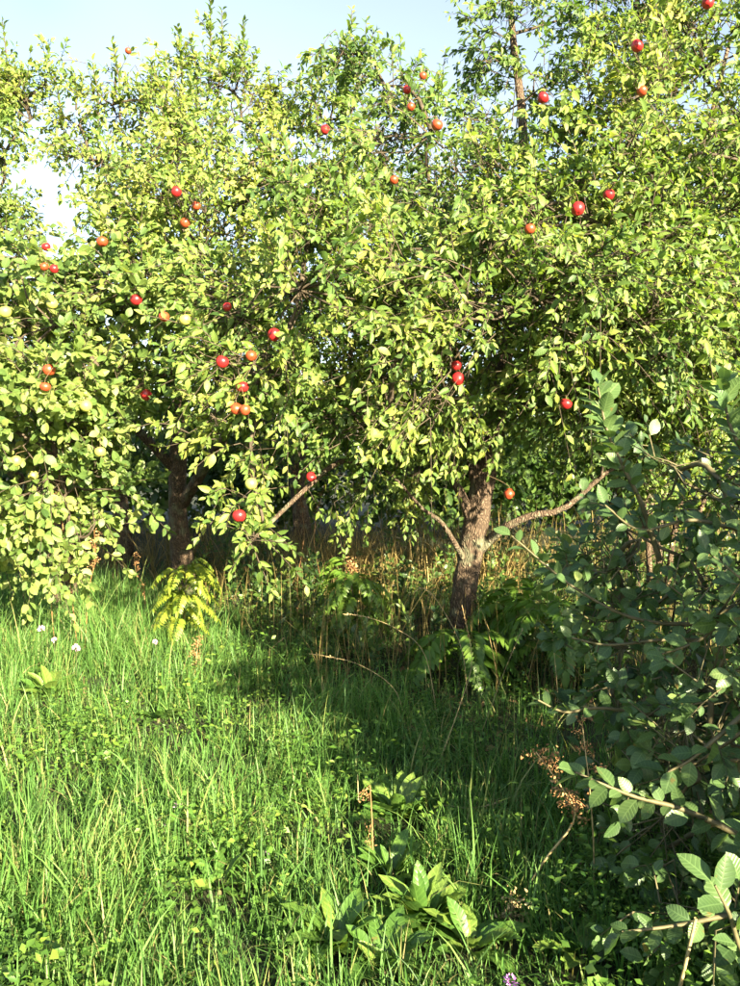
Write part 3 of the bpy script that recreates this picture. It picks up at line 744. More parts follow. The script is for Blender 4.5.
for (ax, ay, kind, dia, lab), (p, d, ti) in zip(APPLES, spots):
    o = link('apple', AM[kind])
    o.location = tuple(p)
    o.rotation_euler = (rng.normal(0, .35), rng.normal(0, .35), rng.uniform(0, 6.28))
    o.scale = (dia * rng.uniform(.93, 1.05), dia * rng.uniform(.93, 1.05), dia * rng.uniform(0.94, 1.12))
    tag(o, lab, 'apple', 'apples hanging in the orchard trees')
    w = TW[ti]
    top = p + np.array([0, 0, dia * 0.3])
    cnd = w + 0
    k = np.linalg.norm(cnd - (top + [0, 0.02, 0.06]), axis=1) + 2.0 * np.maximum(top[2] - cnd[:, 2], 0)
    e = cnd[np.argmin(k)]
    if np.linalg.norm(e - top) > 0.22:          # too far from any twig: let it hang straight below the nearest one
        p = e - np.array([0, 0, dia * 0.3 + 0.055]); top = p + np.array([0, 0, dia * 0.3]); o.location = tuple(p)
    sa = Acc()
    tubes(sa, smooth_path([top, top + [0, 0.004, 0.03], (top + e) / 2 + [0, 0, 0.02], e], 7), np.full(7, 0.0022), 4)
    me = sa.mesh('stem'); me.materials.append(M_STEM)
    st = link('stem', me, o)
    st.matrix_parent_inverse = Matrix.LocRotScale(o.location, o.rotation_euler, o.scale).inverted()

# ------------------------------------------------------------------ meshing the trees and shrubs
def bark_tube(path, rad, sides, knobby=0.0):
    a = Acc(); tubes(a, path, rad, sides)
    if knobby:
        v = a.v[0].reshape(len(path), sides, 3); c = path[:, None]
        th = np.arange(sides)[None] / sides * 6.283; kk = np.linspace(0, 9, len(path))[:, None]
        w = 1 + knobby * (np.sin(th * 3 + kk * 0.9) * 0.5 + np.sin(th * 2 - kk * 1.7) * 0.5 + 0.6 * np.sin(kk * 2.3 + th) + rng.normal(0, 0.35, (len(path), sides)))
        a.v[0] = (c + (v - c) * w[..., None]).reshape(-1, 3)
    return a

def leaf_meshes(tmpls, mat, name='leaf', tints=(0.25, 0.42, 0.58, 0.75)):
    out = []
    for V, F in tmpls:
        row = []
        for t in tints:
            a = Acc(); a.add(V, F, t, tuv(V)); me = a.mesh(name); me.materials.append(mat); row.append(me)
        out.append(row)
    return out, np.array(tints)

def mesh_plant(T, name, label, cat, leafmat, tmpls, detail=None, n_obj=0, group=None, bark=M_BARK, twigmat=M_TWIG, sides=7):
    root = empty(name, T.base, label, cat, group)
    base = T.base
    for nm, p, r in T.paths:
        big = nm == 'trunk'
        bark_tube(p, r, 14 if big else sides, 0.10 if big else 0.03).build(nm, bark if r[0] > 0.02 else twigmat, root, base)
    ta = Acc()
    if T.twigs:
        tw = np.concatenate(T.twigs); tubes(ta, tw, np.broadcast_to(np.array([.0038, .0032, .0024, .0014]), tw.shape[:2]), 3)
        sb = np.concatenate(T.subs); tubes(ta, sb, np.broadcast_to(np.array([.009, .007, .0045]), sb.shape[:2]), 3)
        tag(ta.build('twigs', twigmat, root, base), kind='stuff')
    F = T.F
    own = np.zeros(len(F.pos), bool)
    if n_obj:
        u, v, d = project(F.pos)
        size = np.where((u > 5) & (u < 735) & (v > 5) & (v < 980), F.s / d, 0)
        # of the leaves that lie open to view: coarse depth map of the plant itself
        gx = np.clip((u / 9).astype(int), 0, 90); gy = np.clip((v / 9).astype(int), 0, 120)
        near = np.full((91, 121), 99.0); np.minimum.at(near, (gx, gy), d)
        size = np.where(d < near[gx, gy] + 0.05, size, 0)
        pick = np.argsort(-size)[:n_obj]; pick = pick[size[pick] > 0]
        own[pick] = True
        ms, tints = leaf_meshes(detail, leafmat)
        X, Y, Z = basis(F.d[pick], F.n[pick])
        for j, i in enumerate(pick):
            o = link('leaf', ms[F.v[i] % len(ms)][int(np.argmin(np.abs(tints - F.t[i])))], root)
            s = float(F.s[i]); q = F.pos[i] - base
            o.matrix_local = Matrix(((X[j, 0] * s, Y[j, 0] * s, Z[j, 0] * s, q[0]), (X[j, 1] * s, Y[j, 1] * s, Z[j, 1] * s, q[1]), (X[j, 2] * s, Y[j, 2] * s, Z[j, 2] * s, q[2]), (0, 0, 0, 1)))
    ca = Acc()
    for k, tm in enumerate(tmpls):
        m = (F.v % len(tmpls) == k) & ~own
        scatter(ca, tm, F.pos[m], F.d[m], F.n[m], F.s[m], F.t[m])
    tag(ca.build('crown' if cat == 'tree' else 'foliage', leafmat, root, base), kind='stuff')
    return root

GF, GB = 'apple trees of the front row', 'trees of the row behind'
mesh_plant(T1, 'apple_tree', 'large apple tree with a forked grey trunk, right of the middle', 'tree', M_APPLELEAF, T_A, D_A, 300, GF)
mesh_plant(T2, 'apple_tree', 'broad-leaved apple tree at the left hanging low over the sunlit grass', 'tree', M_LEFTLEAF, T_ROUND, D_ROUND, 300, GF)
mesh_plant(T3, 'apple_tree', 'apple tree in the upper left with tall upright shoots against the sky', 'tree', M_APPLELEAF, T_A, D_A, 300, GF)
mesh_plant(T4, 'apple_tree', 'pale green tree cut off by the left edge, left of the sky gap', 'tree', M_APPLELEAF, T_A, D_A, 60, GF)
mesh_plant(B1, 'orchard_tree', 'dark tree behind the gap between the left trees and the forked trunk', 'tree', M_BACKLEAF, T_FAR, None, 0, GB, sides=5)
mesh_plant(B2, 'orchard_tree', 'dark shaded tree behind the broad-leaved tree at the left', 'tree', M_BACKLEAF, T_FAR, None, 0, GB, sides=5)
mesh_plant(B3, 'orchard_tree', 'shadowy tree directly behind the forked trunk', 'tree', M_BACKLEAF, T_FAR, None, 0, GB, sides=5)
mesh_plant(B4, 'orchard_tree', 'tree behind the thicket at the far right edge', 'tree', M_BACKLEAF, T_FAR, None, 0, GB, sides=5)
mesh_plant(B5, 'thicket_bush', 'tall bush with small yellow green leaves behind the dark shrub at the right', 'bush', M_SMALLLEAF, T_FAR, None, 0, None, twigmat=M_TWIG, sides=5)
mesh_plant(S1, 'broadleaf_shrub', 'dark broad-leaved shrub with pale stems close by at the right edge', 'shrub', M_SHRUBLEAF, T_ROUND, D_ROUND, 300, None, bark=M_SHOOT, twigmat=M_SHOOT, sides=6)
mesh_plant(H1, 'hedge_shrub', 'leafy hedge shrub beyond the right edge beside the dark broad-leaved shrub', 'shrub', M_SHRUBLEAF, T_FAR, None, 0, 'hedge shrubs right of the path', bark=M_SHOOT, twigmat=M_SHOOT, sides=5)
mesh_plant(H2, 'hedge_shrub', 'leafy hedge shrub behind the photographer at the right', 'shrub', M_SHRUBLEAF, T_FAR, None, 0, 'hedge shrubs right of the path', bark=M_SHOOT, twigmat=M_SHOOT, sides=5)

mesh_plant(H3, 'hedge_shrub', 'tall hedge shrub beyond the right edge behind the dark broad-leaved shrub', 'shrub', M_SHRUBLEAF, T_FAR, None, 0, 'hedge shrubs right of the path', bark=M_SHOOT, twigmat=M_SHOOT, sides=5)

def far_wood():
    a = Acc(); w = Acc()
    for k in range(110):
        x = rng.uniform(-13, 13); y = rng.uniform(13.5, 17.5); n = 380
        hgt = rng.uniform(2.4, 3.6)
        o = nz(rng.normal(size=(n, 3))) * (rng.random(n) ** 0.4)[:, None]
        p = np.array([x, y, hgt * 0.5]) + o * np.array([1.5, 1.2, hgt * 0.52])
        scatter(a, T_FAR[0], p, nz(rng.normal(0, 1, (n, 3)) + [0, 0, -.3]), nz(np.array([0, -.3, .8]) + rng.normal(0, .5, (n, 3))), rng.uniform(.14, .27, n), np.clip(rng.normal(.35, .18, n), 0, 1))
    return a
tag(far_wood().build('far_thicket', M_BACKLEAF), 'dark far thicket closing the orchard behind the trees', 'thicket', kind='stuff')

# ------------------------------------------------------------------ grass and ground cover
def patch(x, y, f=1.0, o=0.0):                   # slow patchiness over the ground, 0..1
    return 0.5 + 0.25 * (np.sin(x * 2.1 * f + 1.3 + o) * np.cos(y * 1.7 * f - 0.6 + o) + np.sin(x * 4.3 * f - y * 3.1 * f + 2.0 + o * 2) * 0.7 + 0.5 * np.sin(x * 7.9 * f + y * 6.3 * f + o))

def spread(n, y0, y1, power=1.0, side=0.62):
    y = y0 + (y1 - y0) * rng.random(n) ** power
    x = (rng.random(n) * 2 - 1) * (y * side + 0.25)
    return x, y

def shade_edge_x(y):                                   # line of the cast shade: meadow before it, darker-tinted rough growth beyond
    return np.interp(y, [1.5, 2.2, 3.4, 4.1, 5.0, 6.0, 7.5, 9], [1.3, 0.95, 0.45, 0.0, -0.55, -1.1, -1.9, -2.6])

ROSETTES = [  # label, pixel column, distance, leaves, leaf length, seed, rise of the leaves
    ('large rosette of long upright green leaves at the bottom of the picture', 425, 2.42, 44, 0.18, 1, (0.5, 1.35)),
    ('rosette of broad flat leaves at the bottom, left of the upright one', 335, 2.3, 24, 0.16, 2, (0.5, 1.1)),
    ('broad-leaved weed by the shade edge, above the brown stalk', 400, 3.15, 28, 0.2, 3, (0.45, 1.2)),
    ('pale broad-leaved weed in the bright grass at the left edge', 45, 4.6, 44, 0.2, 4, (0.3, 1.1)),
    ('small broad-leaved weed in the lower left corner', 12, 2.2, 9, 0.15, 5, (0.3, 1.0)),
    ('small rosette at the foot of the dark shrub, bottom right', 590, 2.25, 12, 0.15, 6, (0.3, 1.1)),
    ('pale weed in the middle of the sunlit grass', 155, 4.3, 12, 0.17, 8, (0.3, 0.9)),
    ('dark broad-leaved rosette at the bottom edge between the two larger ones', 385, 2.2, 22, 0.16, 10, (0.4, 1.2)),
    ('small rosette just right of the large upright one at the bottom', 475, 2.3, 20, 0.15, 11, (0.4, 1.2)),
    ('low rosette touching the foot of the red brown stalk', 392, 2.72, 20, 0.15, 12, (0.4, 1.1)),
    ('leafy weed left of the upright rosette in the near grass', 215, 2.6, 12, 0.13, 9, (0.3, 1.0))]
def clear_of_rosettes(x, y):
    ok = np.ones(len(x), bool)
    for _, px, d, n, ln, _s, _r in ROSETTES:
        b = gp(px, d); rr = ln * 0.72
        ok &= np.hypot(x - b[0], (y - b[1] + ln * 0.35) * 0.75) > rr * rng.uniform(.5, 1.1, len(x))
    return ok

def meadow():
    a = Acc()
    tx, ty = spread(10500, 1.35, 9.2, 1.3)
    keep = (tx < shade_edge_x(ty) + 0.3 + rng.normal(0, 0.25, len(tx)))
    tx, ty = tx[keep], ty[keep]
    pt = patch(tx, ty)
    m = (rng.random(len(tx)) < 0.42 + 0.75 * pt) & clear_of_rosettes(tx, ty)
    tx, ty, pt = tx[m], ty[m], pt[m]
    k = rng.integers(7, 16, len(tx))
    i = np.repeat(np.arange(len(tx)), k); N = len(i)
    x = tx[i] + rng.normal(0, 0.035, N); y = ty[i] + rng.normal(0, 0.035, N)
    h = (0.09 + 0.17 * pt[i]) * rng.uniform(0.4, 1.3, N)
    h *= 1 + np.clip((y - 4.3) / 1.6, 0, 1) * np.clip((shade_edge_x(y) - 0.15 - x) / 0.6, 0, 1) * 1.0
    tall = rng.random(N) < 0.06; h[tall] *= 1.5
    ld = rng.uniform(0, 6.28, len(tx))[i] + rng.normal(0, 0.9, N)
    lean = np.clip(rng.gamma(2.2, 0.27, N), 0.05, 1.05)
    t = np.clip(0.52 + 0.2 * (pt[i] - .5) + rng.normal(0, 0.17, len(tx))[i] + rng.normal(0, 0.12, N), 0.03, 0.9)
    dead = rng.random(N) < 0.055; t[dead] = rng.uniform(0.93, 1.0, dead.sum())
    w = rng.uniform(0.0028, 0.0072, N) * (1 + 0.4 * tall)
    blades(a, np.stack([x, y, gz(x, y) - 0.01], -1), h, lean, ld, w, t)
    return a
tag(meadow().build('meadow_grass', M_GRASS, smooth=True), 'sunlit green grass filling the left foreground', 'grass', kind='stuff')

def undergrowth():
    a = Acc()
    tx, ty = spread(4200, 1.8, 12.0, 1.0, 0.68)
    keep = (tx > shade_edge_x(ty) - 0.2 + rng.normal(0, 0.2, len(tx))) & clear_of_rosettes(tx, ty)
    tx, ty = tx[keep], ty[keep]
    k = rng.integers(5, 11, len(tx)); i = np.repeat(np.arange(len(tx)), k); N = len(i)
    pt = patch(tx, ty, 1.2, 2.0)
    x = tx[i] + rng.normal(0, 0.06, N); y = ty[i] + rng.normal(0, 0.06, N)
    h = (0.10 + 0.20 * pt[i]) * rng.uniform(0.5, 1.3, N)
    t = np.clip(0.2 + rng.normal(0, 0.12, len(tx))[i] + rng.normal(0, 0.08, N), 0.02, 0.8)  # shade under the trees painted in as a lower tint than the meadow
    dead = rng.random(N) < 0.13; t[dead] = rng.uniform(0.9, 1.0, dead.sum())
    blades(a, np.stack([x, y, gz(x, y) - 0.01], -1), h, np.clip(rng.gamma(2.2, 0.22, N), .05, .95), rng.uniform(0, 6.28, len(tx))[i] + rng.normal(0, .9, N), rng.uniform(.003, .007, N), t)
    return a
tag(undergrowth().build('shaded_grass', M_GRASS), 'rough grass tinted dark for the shade under the apple trees', 'grass', kind='stuff')

def dry_grass():
    a = Acc()
    tx, ty = spread(520, 8.6, 11.5, 0.9, 0.6)
    k = rng.integers(4, 10, len(tx)); i = np.repeat(np.arange(len(tx)), k); N = len(i)
    x = tx[i] + rng.normal(0, 0.07, N); y = ty[i] + rng.normal(0, 0.07, N)
    h = rng.uniform(0.45, 1.0, len(tx))[i] * rng.uniform(0.6, 1.2, N)
    t = np.clip(rng.normal(0.3, 0.22, len(tx))[i] + rng.normal(0, 0.1, N), 0.02, 0.98)  # low mean tint: dimness under the trees put into the colour
    blades(a, np.stack([x, y, gz(x, y) - 0.01], -1), h, np.clip(rng.gamma(2, 0.28, N), .02, 1.05), rng.uniform(0, 6.28, N), rng.uniform(.006, .013, N), t)
    tx = rng.uniform(-.9, 1.6, 170); ty = rng.uniform(7.9, 9.2, 170); k = rng.integers(4, 9, 170); i = np.repeat(np.arange(170), k); N = len(i)
    x = tx[i] + rng.normal(0, .06, N); y = ty[i] + rng.normal(0, .06, N)
    blades(a, np.stack([x, y, gz(x, y) - .01], -1), rng.uniform(.3, 1.0, 170)[i] * rng.uniform(.6, 1.1, N), np.clip(rng.gamma(2, .27, N), .02, 1.05), rng.uniform(0, 6.28, N), rng.uniform(.007, .014, N), np.clip(rng.normal(.5, .22, 170)[i], .05, .98))  # higher mean tint paints the sunlit golden strip behind the trunk
    # a few more in the dark just under the trees
    x, y = spread(1500, 4.6, 7.4, 1.0, 0.5); m = x > shade_edge_x(y) + 0.1; x, y = x[m], y[m]; N = len(x)
    blades(a, np.stack([x, y, gz(x, y) - 0.01], -1), rng.uniform(.3, .75, N), np.clip(rng.gamma(2, .14, N), .02, .8), rng.uniform(0, 6.28, N), rng.uniform(.003, .006, N), np.clip(rng.normal(.45, .2, N), 0, 1))
    return a
def rough_herbs():
    """leafy herbs and suckers under the trees"""
    F = Foliage(); st = Acc()
    x, y = spread(620, 5.0, 9.6, 0.9, 0.55); m = x > shade_edge_x(y) + 0.35; x, y = x[m], y[m]; n = len(x)
    s0 = np.stack([x, y, gz(x, y)], -1)
    d = nz(np.array([0, 0, 1.]) + rng.normal(0, .22, (n, 3)))
    L = rng.uniform(.25, .62, n) * np.interp(y, [5.2, 6.6, 9], [.7, 1.0, 1.25])
    tw = twig_leaves(F, s0, d, L, 26, 0.075, rng.normal(.4, .15, n), rng.uniform(0, .12, n), 2)
    F.pack(); a = Acc(); F.keep(F.pos[:, 2] > gz(F.pos[:, 0], F.pos[:, 1]) + .05)
    for k in (0, 1):
        m = F.v == k; scatter(a, (T_FAR[0], FERN_T0)[k], F.pos[m], F.d[m], F.n[m], F.s[m], F.t[m])
    tubes(a, tw, np.broadcast_to(np.array([.004, .0035, .003, .002]), tw.shape[:2]), 3, .2)
    return a
FERN_T0 = leaf_template(3, 0.34, 0.25, 0.25)
tag(rough_herbs().build('shade_herbs', M_BACKLEAF), 'dark leafy herbs growing round the foot of the trees', 'weeds', kind='stuff')
tag(dry_grass().build('dry_grass', M_DRY), 'tall straw-coloured dry grass standing behind and under the apple trees', 'grass', kind='stuff')

def cover():
    """clover, bedstraw and other small-leaved weeds between the blades"""
    a = Acc()
    T = [leaf_template(2, 0.62, 0.2, 0.1, peak=0.55), leaf_template(2, 0.4, 0.3, 0.2)]
    tx, ty = spread(4600, 1.4, 7.5, 1.3)
    pt = patch(tx, ty, 0.8, 4.0)
    m = rng.random(len(tx)) < np.clip(pt * 1.5 - 0.25, 0.05, 1); m &= clear_of_rosettes(tx, ty); tx, ty, pt = tx[m], ty[m], pt[m]
    k = rng.integers(14, 34, len(tx)); i = np.repeat(np.arange(len(tx)), k); N = len(i)
    x = tx[i] + rng.normal(0, 0.05, N); y = ty[i] + rng.normal(0, 0.05, N); z = gz(x, y) + rng.uniform(0.02, 0.19, N) * (0.45 + pt[i]) * rng.uniform(.5, 1.4, len(tx))[i]
    th = rng.uniform(0, 6.28, N)
    d = np.stack([np.cos(th), np.sin(th), rng.normal(0.15, 0.3, N)], -1)
    n = nz(np.array([0, 0, 1.]) + rng.normal(0, 0.4, (N, 3)))
    s = rng.uniform(0.014, 0.032, N) * rng.choice([.8, 1, 1.2, 1.5], len(tx))[i]; t = np.clip(0.5 + rng.normal(0, 0.2, len(tx))[i] + rng.normal(0, .12, N), 0, 1)
    for j in (0, 1):
        q = (np.arange(len(tx)) % 2 == j)[i]
        scatter(a, T[j], np.stack([x, y, z], -1)[q], d[q], n[q], s[q], t[q])
    return a
tag(cover().build('ground_cover', M_COVER), 'low small-leaved clover and weeds between the grass blades', 'weeds', kind='stuff')

def litter():
    a = Acc()
    x, y = spread(2600, 2.2, 10.5, 1.0, 0.6); m = x > shade_edge_x(y) - 0.1; x, y = x[m], y[m]; N = len(x)
    th = rng.uniform(0, 6.28, N)
    scatter(a, leaf_template(3, 0.55, 0.5, 0.3), np.stack([x, y, gz(x, y) + rng.uniform(.005, .04, N)], -1), np.stack([np.cos(th), np.sin(th), rng.normal(0, .25, N)], -1), nz(np.array([0, 0, 1.]) + rng.normal(0, .5, (N, 3))), rng.uniform(.05, .09, N), rng.random(N))
    return a
tag(litter().build('leaf_litter', M_LITTER), 'brown fallen leaves scattered in the shade under the trees', 'leaves', kind='stuff')

# ------------------------------------------------------------------ single plants
FERN_T = leaf_template(4, 0.38, 0.25, 0.25, peak=0.4)
def pinnate(name, label, px, d, h, nleaf, mat, tint, seed, spreadv=1.0, leaflen=0.34, z0=0.0):
    r = np.random.default_rng(seed)
    b = gp(px, d)
    root = empty(name, b, label, 'sapling', 'feather-leaved saplings under the trees')
    sa = Acc(); top = np.array([r.normal(0, .04), r.normal(0, .04), h])
    sp = smooth_path([np.array([0, 0, -0.03]), top * 0.5 + [r.normal(0, .015), 0, 0], top], 8)
    tubes(sa, sp, np.linspace(0.008, 0.004, 8), 5); sa.build('stem', M_SHOOT, root)
    for i in range(nleaf):
        u = 0.35 + 0.65 * i / max(nleaf - 1, 1)
        st = sp[int(u * 7)]
        az = i * 2.4 + r.normal(0, .3)
        hd = np.array([math.cos(az), math.sin(az), 0]) * spreadv
        L = leaflen * r.uniform(0.75, 1.15)
        pts = smooth_path([st, st + hd * L * 0.45 + [0, 0, L * 0.38], st + hd * L * 0.85 + [0, 0, L * 0.22], st + hd * L * 1.1 + [0, 0, -L * 0.10]], 13)
        la = Acc(); tubes(la, pts, np.linspace(.0028, .001, 13), 3, 0.6)
        tan = nz(np.gradient(pts, axis=0))
        for sgn in (-1, 1):
            k = np.arange(2, 13)
            sd = nz(np.cross(tan[k], [0, 0, 1.])) * sgn
            n = nz(np.cross(sd, tan[k]) * sgn + r.normal(0, .2, (len(k), 3)))
            n = np.where(n[:, 2:3] < 0, -n, n)
            scatter(la, FERN_T, pts[k], nz(sd + tan[k] * 0.45 + [0, 0, -0.25]), n, L * 0.36 * (1 - 0.4 * np.abs(k - 6) / 6), np.clip(tint + r.normal(0, .13, len(k)), 0, 1))
        scatter(la, FERN_T, pts[-1:], tan[-1:], np.array([[0, 0, 1.]]), np.array([L * .32]), np.array([tint]))
        la.build('leaf', mat, root)
    return root
pinnate('feathery_sapling', 'bright yellow green feathery sapling in a patch of sun at the left', 178, 5.9, 0.64, 30, M_FERN, 0.7, 3, leaflen=0.22)
pinnate('feathery_sapling', 'tall green feathery sapling in the shade, left of the forked trunk', 353, 5.9, 0.62, 28, M_FERND, 0.65, 4, leaflen=0.26)
pinnate('feathery_sapling', 'dark feathery sapling just right of the foot of the forked trunk', 520, 5.7, 0.45, 17, M_FERND, 0.45, 5, leaflen=0.36)
pinnate('feathery_sapling', 'low feathery sapling in front of the foot of the forked trunk', 462, 5.0, 0.30, 16, M_FERND, 0.5, 6, leaflen=0.34)
pinnate('feathery_sapling', 'feathery sapling half hidden by the tip of the dark shrub', 555, 5.1, 0.5, 16, M_FERND, 0.45, 7, leaflen=0.36)

DOCK_T = [leaf_template(8, 0.34, 0.35, 0.25, peak=0.55, wave=0.05), leaf_template(8, 0.4, 0.2, 0.45, peak=0.5, wave=0.07), leaf_template(8, 0.30, 0.5, 0.12, peak=0.55, wave=0.04)]
DOCK_M = []
for tm in DOCK_T:
    for t in (0.3, 0.6, 0.85):
        a = Acc(); a.add(tm[0], tm[1], t, tuv(tm[0])); me = a.mesh('leaf'); me.materials.append(M_DOCK); DOCK_M.append(me)
def rosette(label, px, d, n, ln, seed, rise=(0.3, 1.3)):
    r = np.random.default_rng(seed); b = gp(px, d)
    root = empty('dock_plant', b, label, 'plant', 'broad-leaved weeds in the grass')
    ca = Acc(); tubes(ca, smooth_path([np.array([0, 0, -.03]), np.array([0, 0, .02]), np.array([0.003, 0, .05])], 5), np.linspace(.012, .006, 5), 6); ca.build('crown_stem', M_SHOOT, root)
    for i in range(n):
        az = i * 2.4 + r.normal(0, .25); el = r.uniform(*rise)
        dr = np.array([math.cos(az) * math.cos(el), math.sin(az) * math.cos(el), math.sin(el)])
        X, Y, Z = basis(dr[None], nz(np.array([[0, 0, 1.]]) - 0.3 * dr + r.normal(0, .15, 3)))
        s = ln * r.uniform(.65, 1.15); o = link('leaf', DOCK_M[r.integers(0, len(DOCK_M))], root)
        p0 = np.array([math.cos(az) * .012, math.sin(az) * .012, 0.02])
        o.matrix_local = Matrix(((X[0, 0] * s, Y[0, 0] * s, Z[0, 0] * s, p0[0]), (X[0, 1] * s, Y[0, 1] * s, Z[0, 1] * s, p0[1]), (X[0, 2] * s, Y[0, 2] * s, Z[0, 2] * s, p0[2]), (0, 0, 0, 1)))
for q in ROSETTES: rosette(*q)

def stalk(name, label, pts, r0, mat, head, headmat, group, cat='stalk', headn=40, headlen=0.16, headw=0.012, seed=0):
    """dry stem with a seed head: pts in space, first one on the ground"""
    r = np.random.default_rng(seed)
    p = smooth_path(pts, 18); b = p[0].copy()
    root = empty(name, b, label, cat, group)
    a = Acc(); tubes(a, p - b, np.linspace(r0, r0 * 0.45, 18), 5); a.build('stem', mat, root)
    h = Acc(); L = np.linalg.norm(np.diff(p, axis=0), axis=1); tot = L.sum(); cum = np.concatenate([[0], np.cumsum(L)])
    if head == 'spike':
        u = tot - headlen * r.random(headn)
        c = np.stack([np.interp(u, cum, p[:, k]) for k in range(3)], -1)
        t = nz(p[-1] - p[-4])
        scatter(h, leaf_template(3, 0.4, 0.4, 0.1), c - b, nz(t + r.normal(0, .55, (headn, 3))), nz(r.normal(0, 1, (headn, 3)) + [0, 0, .8]), r.uniform(.6, 1.2, headn) * headw, r.uniform(.2, 1, headn))
    elif head == 'cluster':                     # side twigs with little dry buds
        for k in range(headn // 12):
            u = tot - headlen * k / max(headn // 12 - 1, 1)
            c = np.array([np.interp(u, cum, p[:, q]) for q in range(3)]) - b
            d = nz(r.normal(0, 1, 3) + [0, 0, .5]) * r.uniform(.03, .07)
            tubes(h, smooth_path([c, c + d * .6 + [0, 0, .005], c + d], 4), np.full(4, .0012), 3, .4)
            m = 18
            scatter(h, leaf_template(3, 0.5, 0.6, 0.4), c + d * r.uniform(.3, 1.1, (m, 1)) + r.normal(0, headw * .7, (m, 3)), nz(r.normal(0, 1, (m, 3))), nz(r.normal(0, 1, (m, 3))), r.uniform(.4, 1.2, m) * headw, r.uniform(.1, 1, m))
    if head: tag(h.build('seed_head', headmat, root), kind='stuff')
    return root
GS = 'dry stalks standing in front of the trees'
def on(px, d): return gp(px, d) + [0, 0, -0.02]
stalk('grass_stalk', 'long dry grass stalk arching left over the foot of the forked trunk', [on(470, 4.6), P(462, 650, 4.55), P(440, 605, 4.5), P(424, 588, 4.5), P(414, 592, 4.5)], .0024, M_STRAW, 'spike', M_STRAW, GS, seed=1)
stalk('grass_stalk', 'longest pale grass stalk arching left in front of the green sapling', [on(440, 4.3), P(425, 655, 4.25), P(395, 628, 4.2), P(362, 616, 4.2), P(343, 614, 4.2)], .0024, M_STRAW, 'spike', M_STRAW, GS, seed=2)
stalk('grass_stalk', 'low pale grass stalk bent left below the green sapling', [on(408, 4.2), P(395, 690, 4.15), P(360, 665, 4.1), P(325, 656, 4.1), P(310, 654, 4.1)], .0022, M_STRAW, 'spike', M_STRAW, GS, seed=3)
stalk('grass_stalk', 'straight brown grass stalk leaning right in the dark middle', [on(432, 3.6), P(440, 760, 3.6), P(460, 705, 3.6), P(472, 660, 3.6), P(462, 605, 3.6)], .0026, M_STRAW, 'spike', M_BROWN, GS, seed=4)
stalk('grass_stalk', 'thin grass stalk leaning right toward the dark shrub', [on(478, 4.0), P(490, 710, 4.0), P(505, 670, 4.0), P(522, 630, 4.0)], .002, M_STRAW, 'spike', M_STRAW, GS, seed=5)
stalk('grass_stalk', 'upright thin stalk beside the left tip of the dark shrub', [on(560, 4.0), P(558, 700, 4.0), P(554, 650, 4.0), P(552, 632, 4.0)], .002, M_STRAW, 'spike', M_STRAW, GS, headlen=.05, seed=6)
stalk('grass_stalk', 'bent dry stalk lying across the shade edge', [on(418, 3.2), P(440, 806, 3.15), P(470, 808, 3.1), P(505, 802, 3.1)], .0022, M_STRAW, 'spike', M_STRAW, GS, seed=7)
stalk('grass_stalk', 'short pale stalk bent right in the shade right of the bright sapling', [on(262, 5.4), P(262, 660, 5.4), P(275, 645, 5.4), P(284, 638, 5.4)], .0022, M_STRAW, 'spike', M_STRAW, GS, headlen=.08, seed=8)
stalk('brown_weed', 'upright red brown dry weed stalk in the near grass', [on(374, 2.75), P(373, 860, 2.75), P(372, 820, 2.75), P(370, 785, 2.75)], .004, M_BROWN, 'cluster', M_BROWN, None, 'weed', 72, .34, .012, seed=9)
stalk('brown_weed', 'branching weed with a rusty brown flower spray in front of the dark shrub', [on(520, 2.6), P(545, 860, 2.5), P(575, 818, 2.45), P(560, 785, 2.4), P(536, 752, 2.4)], .0045, M_STRAW, 'cluster', M_BROWN, None, 'weed', 240, .30, .014, seed=10)
stalk('brown_weed', 'brown withered flower stem rising through the shrub leaves', [on(600, 2.6), P(594, 850, 2.5), P(590, 790, 2.45), P(586, 755, 2.45), P(583, 728, 2.45)], .003, M_STRAW, 'cluster', M_BROWN, None, 'weed', 96, .16, .010, seed=11)
stalk('brown_weed', 'pale yellow withered flower head low by the shade edge at the right', [on(505, 2.45), P(508, 930, 2.43), P(512, 905, 2.42)], .003, M_STRAW, 'cluster', M_STRAW, None, 'weed', 200, .12, .016, seed=12)
stalk('brown_weed', 'pinkish brown withered weed among the grass below the bright sapling', [on(195, 5.1), P(196, 665, 5.1), P(198, 640, 5.1)], .003, M_STRAW, 'cluster', M_BROWN, None, 'weed', 150, .22, .018, seed=13)
stalk('brown_weed', 'dry brown umbel weed before the straw left of the forked trunk', [on(352, 6.6), P(352, 600, 6.6), P(350, 562, 6.6)], .005, M_BROWN, 'cluster', M_BROWN, None, 'weed', 180, .14, .03, seed=14)
for k, (px, d, top, lab) in enumerate([(300, 7.2, 470, 'tall rusty dry stalk left of the small red apple under the trees'), (318, 7.3, 485, 'rusty dry stalk right of the small red apple under the trees'), (66, 5.7, 470, 'thick orange brown dry stalk under the left tree'), (58, 5.75, 520, 'thin dry stalk left of the thick orange one under the left tree'), (88, 5.6, 530, 'thin dry stalk right of the thick orange one under the left tree'), (138, 6.3, 555, 'short brown withered stalk left of the bright sapling')]):
    stalk('dry_stalk', lab, [on(px + (7, -5, 9, -6, -8, 5)[k], d), P(px + (-3, 4, 5, -7, 1, 6)[k], 590, d + .03), P(px + (4, -4, -3, 3, 7, -2)[k], (top + 590) / 2, d - .03), P(px - (5, -6, 8, 3, -6, 4)[k], top, d)], .003 if k != 2 else .0055, M_BROWN, 'cluster', M_BROWN, 'dry weed stalks under the trees', 'stalk', 96, .35, .016, seed=20 + k)
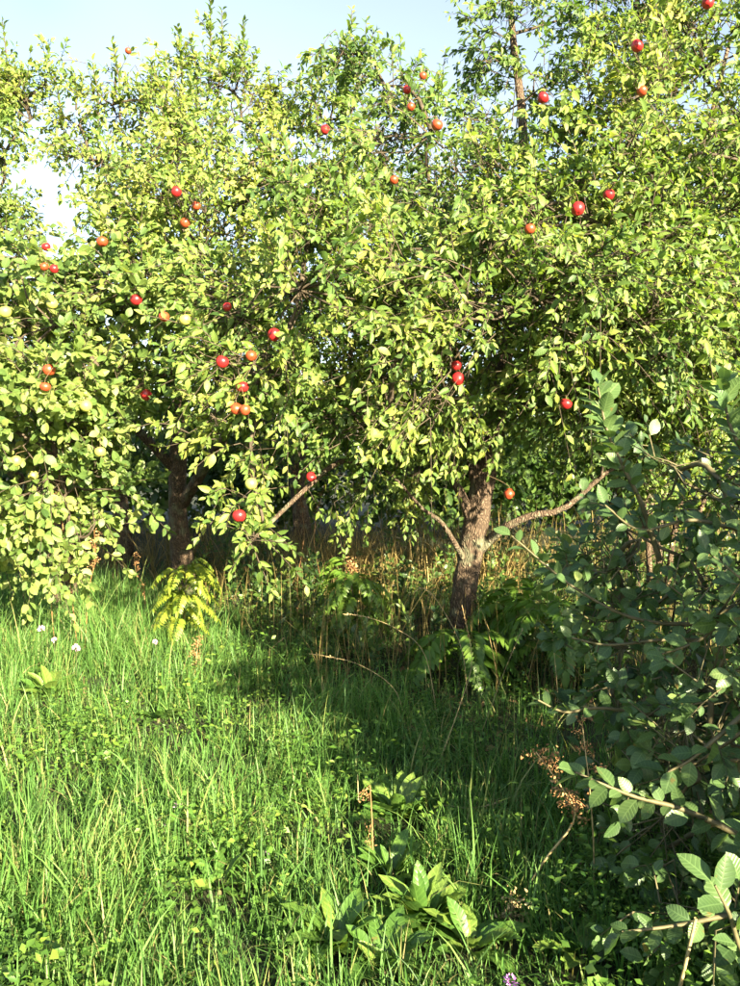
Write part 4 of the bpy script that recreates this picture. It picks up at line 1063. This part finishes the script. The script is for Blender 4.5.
# cut sticks at the lower right
def stick(label, p0, p1, r):
    a = Acc(); c = np.array(p0); pts = smooth_path([p0, (np.array(p0) + p1) / 2 + [0.005, 0, 0.008], p1], 7)
    tubes(a, pts, np.linspace(r, r * .75, 7), 7)
    o = a.build('dead_stick', M_STRAW, None, c); o.location = tuple(c); tag(o, label, 'stick', 'bare sticks at the foot of the shrub')
stick('straight pale bare stick leaning up at the lower right under the shrub leaves', gp(672, 1.92) - [0, 0, .03], P(696, 918, 1.9), .0055)
stick('thin dark bare stick leaning left in the shadow of the shrub', gp(640, 2.6) - [0, 0, .03], P(648, 850, 2.5), .003)

# flowers
def flower(label, px, py, d, mat, size, seed):
    r = np.random.default_rng(seed); top = P(px, py, d); b = gp(px, d); b[0] = top[0] + r.normal(0, .02)
    root = empty('wild_flower', b, label, 'flower', 'small pink flowers in the grass')
    a = Acc(); tubes(a, smooth_path([np.array([0, 0, -.02]), (top - b) * .5 + [.006, 0, 0], top - b], 7), np.linspace(.0016, .001, 7), 4); a.build('stem', M_SHOOT, root)
    h = Acc(); m = 40; o = nz(r.normal(0, 1, (m, 3)) + [0, 0, .5])
    scatter(h, leaf_template(3, 0.3, 0.4, 0.1), (top - b) + o * size * .2, o, nz(r.normal(0, 1, (m, 3))), np.full(m, size * .6), np.full(m, .5)); h.build('bloom', mat, root)
for k, (px, py, d, mat, s, lab) in enumerate([(41, 629, 5.3, M_PINK, .035, 'pale pink flower highest of those in the bright grass at the left'), (76, 648, 4.9, M_PINK, .036, 'pale pink flower in the bright grass right of the others at the left'), (54, 640, 5.0, M_PINK, .024, 'tiny pink flower between the two palest ones at the left'),
        (178, 806, 3.0, M_PINK, .026, 'upper pink clover flower in the middle of the near grass'), (166, 826, 2.95, M_PINK, .022, 'lower pink clover flower in the middle of the near grass'), (155, 642, 5.0, M_PINK, .024, 'pink flower just below the bright feathery sapling'), (240, 868, 2.8, M_PINK, .02, 'whitish flower head left of the red brown stalk'), (268, 852, 2.8, M_PINK, .018, 'small whitish flower nearest the red brown stalk'),
        (511, 983, 2.0, M_PURPLE, .03, 'purple flower at the bottom edge of the picture')]):
    flower(lab, px, py, d, mat, s, 50 + k)
